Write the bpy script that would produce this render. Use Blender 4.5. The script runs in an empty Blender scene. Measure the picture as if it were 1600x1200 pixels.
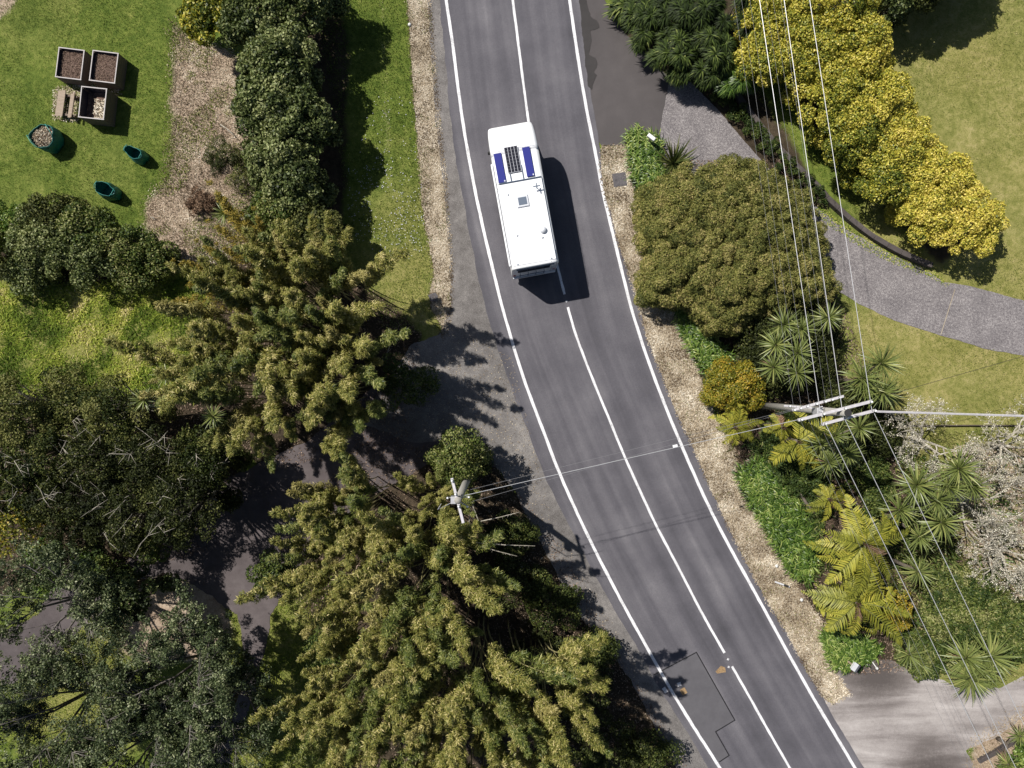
import bpy, math, random
import numpy as np
from mathutils import Vector, Matrix

random.seed(11)
rng = np.random.default_rng(11)
scene = bpy.context.scene
COL = scene.collection

# ------------------------------------------------------------------ camera, sky, sun, exposure
H = 37.0           # flying height of the camera above the road, metres
S = 30.0           # photo pixels per metre on the ground
SUN_EL = math.radians(51.5)
SUN_TO = Vector((0.81, -0.586, 0)).normalized()     # the way shadows fall

cam_d = bpy.data.cameras.new('camera')
cam = bpy.data.objects.new('camera', cam_d)
COL.objects.link(cam)
cam.location = (0, 0, H)
cam.rotation_euler = (0, 0, 0)
cam_d.sensor_width = 36
cam_d.lens = 18 * H / (800 / S)
cam_d.clip_start = 0.5
cam_d.clip_end = 2000
scene.camera = cam

world = bpy.data.worlds.new('World')
scene.world = world
world.use_nodes = True
wn = world.node_tree
sky = wn.nodes.new('ShaderNodeTexSky')
sky.sky_type = 'NISHITA'
sky.sun_disc = False
sky.sun_elevation = SUN_EL
sky.sun_rotation = math.atan2(-SUN_TO.x, -SUN_TO.y)
bg = wn.nodes.get('Background') or wn.nodes.new('ShaderNodeBackground')
wn.links.new(sky.outputs[0], bg.inputs[0])
bg.inputs[1].default_value = 0.05

sun_d = bpy.data.lights.new('sun', 'SUN')
sun_d.energy = 5.0
sun_d.angle = math.radians(0.5)
sun_d.color = (1.0, 0.955, 0.89)
sun = bpy.data.objects.new('sun', sun_d)
COL.objects.link(sun)
ldir = Vector((SUN_TO.x * math.cos(SUN_EL), SUN_TO.y * math.cos(SUN_EL), -math.sin(SUN_EL)))
sun.rotation_euler = ldir.to_track_quat('-Z', 'Y').to_euler()
sun.location = (-20, 15, 60)

scene.view_settings.view_transform = 'Standard'
scene.view_settings.look = 'None'
scene.view_settings.exposure = 0.26
scene.view_settings.gamma = 1
scene.view_settings.use_curve_mapping = False


# ------------------------------------------------------------------ basic helpers
def P(px, py, h=0.0):
    """the place at height h that the photograph shows at (px, py)"""
    k = (H - h) / H / S
    return Vector(((px - 800) * k, (600 - py) * k, h))


def G(px, py, z=0.0):
    return Vector(((px - 800) / S, (600 - py) / S, z))


def tag(o, label=None, cat=None, group=None, kind=None):
    if label: o['label'] = label
    if cat: o['category'] = cat
    if group: o['group'] = group
    if kind: o['kind'] = kind
    return o


def empty(name, loc, rz=0.0):
    o = bpy.data.objects.new(name, None)
    o.empty_display_size = 0.2
    COL.objects.link(o)
    o.location = loc
    o.rotation_euler = (0, 0, rz)
    return o


def link(name, me, parent=None):
    o = bpy.data.objects.new(name, me)
    COL.objects.link(o)
    if parent is not None:
        o.parent = parent
    return o


def np_mesh(name, V, F, mat, tint=None, smooth=False, uv=None):
    """V (n,3), F (m,k) with constant k"""
    V = np.asarray(V, dtype=np.float32)
    F = np.asarray(F, dtype=np.int32)
    me = bpy.data.meshes.new(name)
    m, k = F.shape
    me.vertices.add(len(V))
    me.vertices.foreach_set('co', V.ravel())
    me.loops.add(m * k)
    me.loops.foreach_set('vertex_index', F.ravel())
    me.polygons.add(m)
    me.polygons.foreach_set('loop_start', np.arange(0, m * k, k, dtype=np.int32))
    if smooth:
        me.polygons.foreach_set('use_smooth', np.ones(m, dtype=bool))
    me.update(calc_edges=True)
    if tint is not None:
        a = me.attributes.new('tint', 'FLOAT', 'POINT')
        a.data.foreach_set('value', np.asarray(tint, dtype=np.float32))
    if uv is not None:
        l = me.uv_layers.new(name='UVMap')
        l.data.foreach_set('uv', np.asarray(uv, dtype=np.float32)[F.ravel()].ravel())
    if mat is not None:
        me.materials.append(mat)
    return me


class MB:
    """collects boxes, tubes and polygons for one mesh"""
    def __init__(self):
        self.v = []; self.f = []

    def add(self, vs, fs, M=None):
        n = len(self.v)
        for p in vs:
            p = Vector(p)
            self.v.append(tuple(M @ p if M is not None else p))
        for f in fs:
            self.f.append(tuple(i + n for i in f))
        return self

    def box(self, c, s, rz=0.0, M=None, taper=1.0):
        x, y, z = s[0] / 2, s[1] / 2, s[2] / 2
        R = Matrix.Translation(c) @ Matrix.Rotation(rz, 4, 'Z')
        if M is not None: R = M @ R
        t = taper
        vs = [(-x, -y, -z), (x, -y, -z), (x, y, -z), (-x, y, -z), (-x * t, -y * t, z), (x * t, -y * t, z), (x * t, y * t, z), (-x * t, y * t, z)]
        fs = [(0, 3, 2, 1), (4, 5, 6, 7), (0, 1, 5, 4), (1, 2, 6, 5), (2, 3, 7, 6), (3, 0, 4, 7)]
        return self.add(vs, fs, R)

    def tube(self, pts, rad, n=6, cap=True):
        pts = [Vector(p) for p in pts]
        base = len(self.v)
        ref = None
        for i, p in enumerate(pts):
            d = (pts[min(i + 1, len(pts) - 1)] - pts[max(i - 1, 0)])
            if d.length < 1e-9: d = Vector((0, 0, 1))
            d.normalize()
            if ref is None:
                ref = Vector((1, 0, 0)) if abs(d.x) < 0.8 else Vector((0, 1, 0))
            u = (ref - d * ref.dot(d)).normalized()
            ref = u
            w = d.cross(u)
            r = rad[i] if hasattr(rad, '__len__') else rad
            for k in range(n):
                a = 2 * math.pi * k / n
                q = p + (u * math.cos(a) + w * math.sin(a)) * r
                self.v.append(tuple(q))
        for i in range(len(pts) - 1):
            for k in range(n):
                a = base + i * n + k; b = base + i * n + (k + 1) % n
                self.f.append((a, b, b + n, a + n))
        if cap:
            self.f.append(tuple(base + k for k in reversed(range(n))))
            e = base + (len(pts) - 1) * n
            self.f.append(tuple(e + k for k in range(n)))
        return self

    def prism(self, outline, z0, z1, M=None):
        n = len(outline)
        vs = [(p[0], p[1], z0) for p in outline] + [(p[0], p[1], z1) for p in outline]
        fs = [tuple(reversed(range(n))), tuple(range(n, 2 * n))]
        fs += [(i, (i + 1) % n, (i + 1) % n + n, i + n) for i in range(n)]
        return self.add(vs, fs, M)

    def mesh(self, name, mat, bevel=0.0, smooth=False, seg=2):
        import bmesh
        me = bpy.data.meshes.new(name)
        me.from_pydata(self.v, [], self.f)
        if bevel > 0:
            bm = bmesh.new(); bm.from_mesh(me)
            es = [e for e in bm.edges if len(e.link_faces) == 2 and e.calc_face_angle(0) > 0.6]
            bmesh.ops.bevel(bm, geom=es, offset=bevel, segments=seg, affect='EDGES', profile=0.5)
            bm.to_mesh(me); bm.free()
        if smooth:
            me.polygons.foreach_set('use_smooth', np.ones(len(me.polygons), dtype=bool))
        if mat is not None: me.materials.append(mat)
        me.update()
        return me

    def build(self, name, mat, parent=None, bevel=0.0, smooth=False, seg=2):
        return link(name, self.mesh(name, mat, bevel, smooth, seg), parent)


def sdf(poly, X, Y):
    """signed distance, positive inside; poly in photo ground pixels, X Y too"""
    poly = np.asarray(poly, dtype=float)
    X = np.asarray(X, dtype=float); Y = np.asarray(Y, dtype=float)
    d = np.full(X.shape, 1e9); inside = np.zeros(X.shape, dtype=bool)
    n = len(poly)
    for i in range(n):
        ax, ay = poly[i]; bx, by = poly[(i + 1) % n]
        ex, ey = bx - ax, by - ay
        L = ex * ex + ey * ey + 1e-9
        t = np.clip(((X - ax) * ex + (Y - ay) * ey) / L, 0, 1)
        d = np.minimum(d, np.hypot(X - ax - t * ex, Y - ay - t * ey))
        c = ((ay > Y) != (by > Y)) & (X < (bx - ax) * (Y - ay) / (by - ay + 1e-12) + ax)
        inside ^= c
    return np.where(inside, d, -d)


_noise_tabs = {}
def vnoise(X, Y, scale, seed=0):
    """value noise 0..1; scale in pixels per cell"""
    if seed not in _noise_tabs:
        _noise_tabs[seed] = np.random.default_rng(100 + seed).random((256, 256))
    T = _noise_tabs[seed]
    x = np.asarray(X) / scale + 1000; y = np.asarray(Y) / scale + 1000
    xi = np.floor(x).astype(int); yi = np.floor(y).astype(int)
    fx = x - xi; fy = y - yi
    fx = fx * fx * (3 - 2 * fx); fy = fy * fy * (3 - 2 * fy)
    a = T[xi % 256, yi % 256]; b = T[(xi + 1) % 256, yi % 256]
    c = T[xi % 256, (yi + 1) % 256]; d = T[(xi + 1) % 256, (yi + 1) % 256]
    return (a * (1 - fx) + b * fx) * (1 - fy) + (c * (1 - fx) + d * fx) * fy


def fbm(X, Y, scale, seed=0, o=4):
    r = 0; w = 0
    for k in range(o):
        r = r + vnoise(X, Y, scale / 2 ** k, seed + k) * 0.5 ** k
        w += 0.5 ** k
    return r / w


# ------------------------------------------------------------------ materials
def new_mat(name):
    m = bpy.data.materials.new(name)
    m.use_nodes = True
    nt = m.node_tree
    b = nt.nodes.get('Principled BSDF')
    return m, nt, b


def ramp(nt, stops, src, interp='LINEAR'):
    r = nt.nodes.new('ShaderNodeValToRGB')
    r.color_ramp.interpolation = interp
    els = r.color_ramp.elements
    while len(els) > 1: els.remove(els[-1])
    els[0].position = stops[0][0]; els[0].color = (*stops[0][1], 1)
    for p, c in stops[1:]:
        e = els.new(p); e.color = (*c, 1)
    nt.links.new(src, r.inputs[0])
    return r.outputs[0]


def noise(nt, co, scale, detail=4, rough=0.6, dist=0.0):
    n = nt.nodes.new('ShaderNodeTexNoise')
    n.inputs['Scale'].default_value = scale
    n.inputs['Detail'].default_value = detail
    n.inputs['Roughness'].default_value = rough
    n.inputs['Distortion'].default_value = dist
    nt.links.new(co, n.inputs['Vector'])
    return n.outputs['Fac']


def mixc(nt, fac, a, b, mode='MIX'):
    m = nt.nodes.new('ShaderNodeMix')
    m.data_type = 'RGBA'; m.blend_type = mode
    for s, v in ((0, fac), (6, a), (7, b)):
        if hasattr(v, 'links'): nt.links.new(v, m.inputs[s])
        elif isinstance(v, tuple): m.inputs[s].default_value = (*v, 1)
        else: m.inputs[s].default_value = v
    return m.outputs[2]


def mathn(nt, op, a, b=0.0, clamp=False):
    m = nt.nodes.new('ShaderNodeMath'); m.operation = op; m.use_clamp = clamp
    for i, v in enumerate((a, b)):
        if hasattr(v, 'links'): nt.links.new(v, m.inputs[i])
        else: m.inputs[i].default_value = v
    return m.outputs[0]


def objco(nt):
    t = nt.nodes.new('ShaderNodeTexCoord')
    return t.outputs['Object']


def bump(nt, b, h, strength=0.4, dist=0.02):
    n = nt.nodes.new('ShaderNodeBump')
    n.inputs['Strength'].default_value = strength
    n.inputs['Distance'].default_value = dist
    nt.links.new(h, n.inputs['Height'])
    nt.links.new(n.outputs[0], b.inputs['Normal'])


def surf_mat(name, stops, scale=6.0, speck=60.0, speck_amt=0.5, patch=0.5, rough=0.9, bmp=0.5, bdist=0.02, detail=6, spec=0.3):
    """layered noise: a coarse patch, a medium ramp, a fine speckle that lightens and darkens"""
    m, nt, b = new_mat(name)
    co = objco(nt)
    big = noise(nt, co, scale * 0.12, 4, 0.6, 0.3)
    med = noise(nt, co, scale, detail, 0.65, 0.2)
    fine = noise(nt, co, speck, 3, 0.7)
    f = mathn(nt, 'ADD', mathn(nt, 'MULTIPLY', med, 1 - patch), mathn(nt, 'MULTIPLY', big, patch))
    f = mathn(nt, 'ADD', f, mathn(nt, 'MULTIPLY', mathn(nt, 'SUBTRACT', fine, 0.5), speck_amt))
    c = ramp(nt, stops, f)
    nt.links.new(c, b.inputs['Base Color'])
    b.inputs['Roughness'].default_value = rough
    b.inputs['Specular IOR Level'].default_value = spec
    if bmp: bump(nt, b, mathn(nt, 'ADD', fine, med), bmp, bdist)
    return m


def leaf_mat(name, stops, rough=0.5, trans=0.25, spec=0.4):
    m, nt, b = new_mat(name)
    a = nt.nodes.new('ShaderNodeAttribute'); a.attribute_name = 'tint'
    c = ramp(nt, stops, a.outputs['Fac'])
    nt.links.new(c, b.inputs['Base Color'])
    b.inputs['Roughness'].default_value = rough
    b.inputs['Specular IOR Level'].default_value = spec
    if trans > 0:
        t = nt.nodes.new('ShaderNodeBsdfTranslucent')
        nt.links.new(mixc(nt, 1.0, c, (1.0, 1.05, 0.6), 'MULTIPLY'), t.inputs[0])
        mx = nt.nodes.new('ShaderNodeMixShader')
        mx.inputs[0].default_value = trans
        nt.links.new(b.outputs[0], mx.inputs[1]); nt.links.new(t.outputs[0], mx.inputs[2])
        out = nt.nodes.get('Material Output')
        nt.links.new(mx.outputs[0], out.inputs[0])
    return m


def plain(name, col, rough=0.5, metal=0.0, spec=0.5, var=0.0, scale=8.0):
    m, nt, b = new_mat(name)
    b.inputs['Roughness'].default_value = rough
    b.inputs['Metallic'].default_value = metal
    b.inputs['Specular IOR Level'].default_value = spec
    if var > 0:
        f = noise(nt, objco(nt), scale, 5, 0.65)
        lo = tuple(c * (1 - var) for c in col); hi = tuple(min(1, c * (1 + var)) for c in col)
        nt.links.new(ramp(nt, [(0.3, lo), (0.7, hi)], f), b.inputs['Base Color'])
        bump(nt, b, f, 0.2, 0.01)
    else:
        b.inputs['Base Color'].default_value = (*col, 1)
    return m


def wood_mat(name, a, b_, scale=3.0):
    m, nt, b = new_mat(name)
    mp = nt.nodes.new('ShaderNodeMapping'); mp.inputs['Scale'].default_value = (1, 12, 12)
    nt.links.new(objco(nt), mp.inputs[0])
    f = noise(nt, mp.outputs[0], scale, 6, 0.7)
    nt.links.new(ramp(nt, [(0.3, a), (0.7, b_)], f), b.inputs['Base Color'])
    b.inputs['Roughness'].default_value = 0.85
    bump(nt, b, f, 0.4, 0.01)
    return m


M = {}
# leaves: tint 0..1 dark..light
M['leaf_dark'] = leaf_mat('leaf_dark', [(0, (.012, .017, .004)), (.5, (.034, .044, .011)), (.85, (.078, .090, .022)), (1, (.15, .155, .05))], 0.6, 0.12, 0.2)
M['leaf_deep'] = leaf_mat('leaf_deep', [(0, (.012, .021, .005)), (.45, (.040, .056, .012)), (.8, (.098, .118, .026)), (1, (.19, .19, .06))], 0.6, 0.12, 0.2)
M['leaf_row'] = leaf_mat('leaf_row', [(0, (.014, .024, .007)), (.4, (.060, .085, .024)), (.75, (.165, .200, .065)), (1, (.34, .36, .16))], 0.52, 0.18, 0.28)
M['leaf_gold'] = leaf_mat('leaf_gold', [(0, (.065, .095, .014)), (.25, (.19, .225, .03)), (.55, (.55, .49, .065)), (1, (.83, .68, .18))], 0.5, 0.25)
M['leaf_olive'] = leaf_mat('leaf_olive', [(0, (.045, .058, .014)), (.4, (.135, .145, .035)), (.75, (.27, .26, .068)), (1, (.42, .35, .14))], 0.65, 0.15, 0.25)
M['leaf_bamboo'] = leaf_mat('leaf_bamboo', [(0, (.060, .075, .014)), (.35, (.17, .18, .036)), (.7, (.36, .33, .085)), (1, (.66, .56, .26))], 0.55, 0.25, 0.3)
M['leaf_bamboo_green'] = leaf_mat('leaf_bamboo_green', [(0, (.035, .055, .010)), (.4, (.095, .125, .024)), (.75, (.20, .22, .05)), (1, (.36, .35, .12))], 0.5, 0.22, 0.35)
M['leaf_bamboo_tan'] = leaf_mat('leaf_bamboo_tan', [(0, (.09, .085, .02)), (.4, (.20, .18, .05)), (.75, (.38, .33, .11)), (1, (.56, .48, .22))], 0.6, 0.15, 0.25)
M['leaf_plume'] = leaf_mat('leaf_plume', [(0, (.09, .080, .012)), (.45, (.23, .19, .03)), (.8, (.38, .28, .045)), (1, (.48, .34, .07))], 0.55, 0.22, 0.3)
M['leaf_bright'] = leaf_mat('leaf_bright', [(0, (.018, .042, .006)), (.4, (.065, .125, .018)), (.75, (.17, .26, .045)), (1, (.38, .44, .13))], 0.4, 0.25, 0.5)
M['leaf_mid'] = leaf_mat('leaf_mid', [(0, (.022, .042, .009)), (.5, (.065, .10, .022)), (.85, (.16, .19, .04)), (1, (.30, .30, .12))], 0.55, 0.2, 0.28)
M['leaf_loose'] = leaf_mat('leaf_loose', [(0, (.022, .036, .014)), (.5, (.078, .104, .042)), (.85, (.17, .205, .09)), (1, (.32, .34, .19))], 0.52, 0.15, 0.3)
M['leaf_orange'] = leaf_mat('leaf_orange', [(0, (.07, .09, .01)), (.4, (.20, .20, .02)), (.7, (.38, .29, .03)), (1, (.55, .33, .05))], 0.5, 0.2)
M['leaf_cabbage'] = leaf_mat('leaf_cabbage', [(0, (.06, .085, .022)), (.5, (.15, .185, .05)), (.85, (.27, .29, .09)), (1, (.45, .42, .18))], 0.38, 0.15, 0.5)
M['leaf_strap'] = leaf_mat('leaf_strap', [(0, (.010, .018, .004)), (.45, (.036, .058, .012)), (.8, (.10, .14, .028)), (1, (.24, .27, .08))], 0.6, 0.2, 0.2)
M['leaf_flax'] = leaf_mat('leaf_flax', [(0, (.022, .035, .010)), (.5, (.055, .075, .02)), (.85, (.15, .16, .05)), (1, (.42, .38, .18))], 0.35, 0.12, 0.5)
M['leaf_fern'] = leaf_mat('leaf_fern', [(0, (.09, .10, .018)), (.35, (.22, .23, .030)), (.65, (.38, .36, .05)), (.9, (.56, .46, .08)), (1, (.62, .46, .13))], 0.5, 0.25, 0.35)
M['leaf_dead'] = leaf_mat('leaf_dead', [(0, (.09, .055, .035)), (.5, (.22, .14, .09)), (1, (.42, .30, .20))], 0.8, 0.0, 0.1)
M['blossom'] = leaf_mat('blossom', [(0, (.36, .32, .23)), (.5, (.62, .57, .45)), (1, (.80, .77, .68))], 0.6, 0.1, 0.3)
M['grass'] = leaf_mat('grass', [(0, (.030, .058, .008)), (.35, (.085, .135, .018)), (.62, (.185, .245, .040)), (.82, (.33, .36, .11)), (1, (.55, .52, .28))], 0.6, 0.2, 0.25)
M['grass_dry'] = leaf_mat('grass_dry', [(0, (.085, .12, .022)), (.35, (.20, .225, .052)), (.7, (.39, .36, .14)), (1, (.62, .52, .32))], 0.6, 0.2, 0.25)
M['grass_rough'] = leaf_mat('grass_rough', [(0, (.07, .115, .012)), (.35, (.19, .27, .030)), (.65, (.40, .44, .07)), (.88, (.56, .52, .16)), (1, (.68, .58, .30))], 0.6, 0.25, 0.25)
M['litter'] = leaf_mat('litter', [(0, (.09, .062, .038)), (.35, (.30, .235, .155)), (.7, (.57, .48, .355)), (1, (.80, .74, .62))], 0.85, 0.0, 0.15)
M['mulch'] = leaf_mat('mulch', [(0, (.06, .038, .026)), (.5, (.16, .11, .08)), (1, (.40, .30, .23))], 0.9, 0.0, 0.1)
M['petal'] = plain('petal', (.62, .62, .68), 0.7)
M['bark'] = surf_mat('bark', [(.3, (.055, .042, .032)), (.5, (.12, .10, .08)), (.7, (.22, .19, .16))], 5, 40, 0.4, 0.2, 0.9, 0.6)
M['bark_pale'] = surf_mat('bark_pale', [(.3, (.18, .16, .13)), (.5, (.36, .33, .27)), (.7, (.60, .56, .48))], 5, 40, 0.4, 0.2, 0.9, 0.6)
M['bark_grey'] = surf_mat('bark_grey', [(.3, (.07, .06, .05)), (.5, (.15, .135, .12)), (.7, (.28, .26, .23))], 5, 40, 0.4, 0.2, 0.9, 0.6)
M['culm'] = surf_mat('culm', [(.3, (.14, .13, .05)), (.7, (.38, .34, .17))], 5, 40, 0.3, 0.2, 0.6, 0.2)

# ground and paving
M['asphalt_patch'] = surf_mat('asphalt_patch', [(.3, (.078, .075, .083)), (.7, (.122, .118, .128))], 1.6, 70, 0.5, 0.5, 0.9, 0.35, 0.01)
M['seal'] = surf_mat('seal', [(.3, (.012, .012, .013)), (.7, (.026, .026, .028))], 8, 60, 0.3, 0.2, 0.5, 0.2)
M['shoulder'] = surf_mat('shoulder', [(.30, (.075, .068, .064)), (.45, (.135, .125, .120)), (.58, (.20, .188, .18)), (.75, (.36, .33, .30))], 1.8, 40, 0.9, 0.6, 0.95, 0.7, 0.02)
M['verge'] = surf_mat('verge', [(.25, (.13, .10, .065)), (.42, (.31, .255, .18)), (.58, (.46, .40, .31)), (.8, (.68, .62, .52))], 4, 34, 0.9, 0.5, 0.95, 0.9, 0.03)
M['apron'] = surf_mat('apron', [(.3, (.062, .056, .056)), (.5, (.088, .079, .079)), (.7, (.125, .112, .110))], 0.9, 60, 0.3, 0.7, 0.9, 0.25, 0.01)
M['stain'] = surf_mat('stain', [(.3, (.034, .031, .031)), (.7, (.052, .048, .047))], 2, 60, 0.3, 0.4, 0.85, 0.2, 0.01)
M['aggregate'] = surf_mat('aggregate', [(.28, (.08, .072, .080)), (.46, (.160, .146, .148)), (.6, (.245, .226, .226)), (.78, (.48, .45, .44))], 9.0, 30, 1.5, 0.30, 0.92, 0.6, 0.015)
M['drive_left'] = surf_mat('drive_left', [(.3, (.060, .050, .050)), (.5, (.095, .080, .081)), (.7, (.14, .120, .120)), (.85, (.26, .23, .21))], 1.6, 40, 0.55, 0.5, 0.95, 0.5, 0.015)  # the left driveway's own dark purple brown
M['drive_pale'] = surf_mat('drive_pale', [(.30, (.22, .20, .195)), (.44, (.35, .325, .32)), (.56, (.48, .45, .445)), (.72, (.66, .62, .61))], 1.5, 44, 0.45, 0.55, 0.95, 0.4, 0.015)
M['drive_dark'] = surf_mat('drive_dark', [(.3, (.11, .095, .092)), (.55, (.18, .16, .155)), (.8, (.30, .27, .26))], 1.5, 44, 0.5, 0.5, 0.95, 0.4, 0.015)
M['soil'] = surf_mat('soil', [(.3, (.018, .014, .009)), (.5, (.045, .034, .022)), (.75, (.11, .085, .055))], 3, 34, 0.7, 0.4, 0.95, 1.0, 0.04)
M['kerb'] = surf_mat('kerb', [(.3, (.050, .042, .040)), (.55, (.085, .073, .070)), (.8, (.15, .13, .12))], 3, 40, 0.5, 0.4, 0.9, 0.5)
M['compost'] = surf_mat('compost', [(.3, (.060, .038, .028)), (.5, (.16, .105, .082)), (.7, (.32, .23, .19))], 9, 60, 0.7, 0.2, 0.95, 1.0, 0.04)


def gravel_drive_material():
    m, nt, b = new_mat('gravel_drive')
    co = objco(nt)
    mp = nt.nodes.new('ShaderNodeMapping'); mp.inputs['Rotation'].default_value = (0, 0, math.radians(-22)); mp.inputs['Scale'].default_value = (.22, 1.4, 1)
    nt.links.new(co, mp.inputs[0])
    track = noise(nt, mp.outputs[0], 1.0, 5, 0.6, 0.4)
    big = noise(nt, co, 0.6, 5, 0.65); fine = noise(nt, co, 48, 3, 0.75); mid = noise(nt, co, 7, 5, 0.7)
    f = mathn(nt, 'ADD', mathn(nt, 'MULTIPLY', track, 0.6), mathn(nt, 'MULTIPLY', big, 0.25))
    f = mathn(nt, 'ADD', f, mathn(nt, 'MULTIPLY', mid, 0.15))
    f = mathn(nt, 'ADD', f, mathn(nt, 'MULTIPLY', mathn(nt, 'SUBTRACT', fine, 0.5), 0.4))
    # gravel darkens towards two spots near its corners
    for (x, y, rad) in ((19.0, -15.0, 2.4), (21.8, -20.6, 2.8)):
        d = nt.nodes.new('ShaderNodeVectorMath'); d.operation = 'DISTANCE'
        nt.links.new(co, d.inputs[0]); d.inputs[1].default_value = (x, y, 0)
        g = mathn(nt, 'SUBTRACT', 1.0, mathn(nt, 'DIVIDE', d.outputs['Value'], rad), True)
        g = mathn(nt, 'MULTIPLY', g, mathn(nt, 'ADD', mathn(nt, 'MULTIPLY', mid, 1.6), 0.2))
        f = mathn(nt, 'SUBTRACT', f, mathn(nt, 'MULTIPLY', g, 0.5, True))
    c = ramp(nt, [(.10, (.080, .068, .064)), (.30, (.14, .122, .115)), (.44, (.25, .225, .215)), (.58, (.37, .34, .325)), (.76, (.56, .52, .50))], f)
    nt.links.new(c, b.inputs['Base Color'])
    b.inputs['Roughness'].default_value = 0.95
    bump(nt, b, mathn(nt, 'ADD', fine, mid), 0.5, 0.015)
    return m


def road_material():
    m, nt, b = new_mat('asphalt')
    uvn = nt.nodes.new('ShaderNodeUVMap'); uvn.uv_map = 'UVMap'
    sep = nt.nodes.new('ShaderNodeSeparateXYZ'); nt.links.new(uvn.outputs[0], sep.inputs[0])
    u = sep.outputs[0]
    # worn wheel tracks: lighter grey bands along the lanes, wandering a little
    mp = nt.nodes.new('ShaderNodeMapping'); mp.inputs['Scale'].default_value = (1.1, 0.03, 1)
    nt.links.new(uvn.outputs[0], mp.inputs[0])
    streak = noise(nt, mp.outputs[0], 1.6, 2, 0.5, 0.3)
    mp2 = nt.nodes.new('ShaderNodeMapping'); mp2.inputs['Scale'].default_value = (14, 0.12, 1)
    nt.links.new(uvn.outputs[0], mp2.inputs[0])
    fines = noise(nt, mp2.outputs[0], 3.0, 4, 0.65)
    wave = mathn(nt, 'SINE', mathn(nt, 'MULTIPLY', mathn(nt, 'ADD', u, 0.42), 2 * math.pi / 1.62))
    co = objco(nt)
    spk = noise(nt, co, 70, 3, 0.75)
    spk2 = noise(nt, co, 22, 4, 0.7)
    mid = noise(nt, co, 0.35, 5, 0.6)
    f = mathn(nt, 'ADD', mathn(nt, 'MULTIPLY', streak, 0.42), mathn(nt, 'MULTIPLY', mid, 0.50))
    f = mathn(nt, 'ADD', f, mathn(nt, 'MULTIPLY', wave, 0.035))
    f = mathn(nt, 'ADD', f, mathn(nt, 'MULTIPLY', mathn(nt, 'SUBTRACT', fines, 0.5), 0.06))
    f = mathn(nt, 'ADD', f, mathn(nt, 'MULTIPLY', mathn(nt, 'SUBTRACT', spk, 0.5), 0.45))
    f = mathn(nt, 'ADD', f, mathn(nt, 'MULTIPLY', mathn(nt, 'SUBTRACT', spk2, 0.5), 0.32))
    # sparse dark tar flecks
    vor = nt.nodes.new('ShaderNodeTexVoronoi'); vor.inputs['Scale'].default_value = 5.5
    nt.links.new(co, vor.inputs['Vector'])
    fl = mathn(nt, 'MULTIPLY', mathn(nt, 'SUBTRACT', 0.10, vor.outputs['Distance'], True), 14.0, True)
    gate = mathn(nt, 'MULTIPLY', mathn(nt, 'SUBTRACT', noise(nt, co, 0.55, 4, 0.7), 0.50), 6.0, True)
    f = mathn(nt, 'SUBTRACT', f, mathn(nt, 'MULTIPLY', mathn(nt, 'MULTIPLY', fl, gate), 0.35))
    c = ramp(nt, [(.10, (.030, .029, .034)), (.27, (.062, .060, .069)), (.42, (.092, .088, .101)), (.58, (.135, .129, .142)), (.8, (.25, .24, .25))], f)
    nt.links.new(c, b.inputs['Base Color'])
    b.inputs['Roughness'].default_value = 0.85
    b.inputs['Specular IOR Level'].default_value = 0.3
    bump(nt, b, mathn(nt, 'ADD', spk, spk2), 0.4, 0.01)
    return m


def paint_material():
    m, nt, b = new_mat('road_paint')
    co = objco(nt)
    f = noise(nt, co, 28, 5, 0.75)
    f2 = noise(nt, co, 1.2, 3, 0.6)
    g = mathn(nt, 'ADD', mathn(nt, 'MULTIPLY', f, 0.7), mathn(nt, 'MULTIPLY', f2, 0.3))
    c = ramp(nt, [(.34, (.16, .16, .165)), (.42, (.50, .50, .51)), (.52, (.72, .72, .74)), (.7, (.80, .80, .82))], g)
    nt.links.new(c, b.inputs['Base Color'])
    b.inputs['Roughness'].default_value = 0.7
    return m


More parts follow.
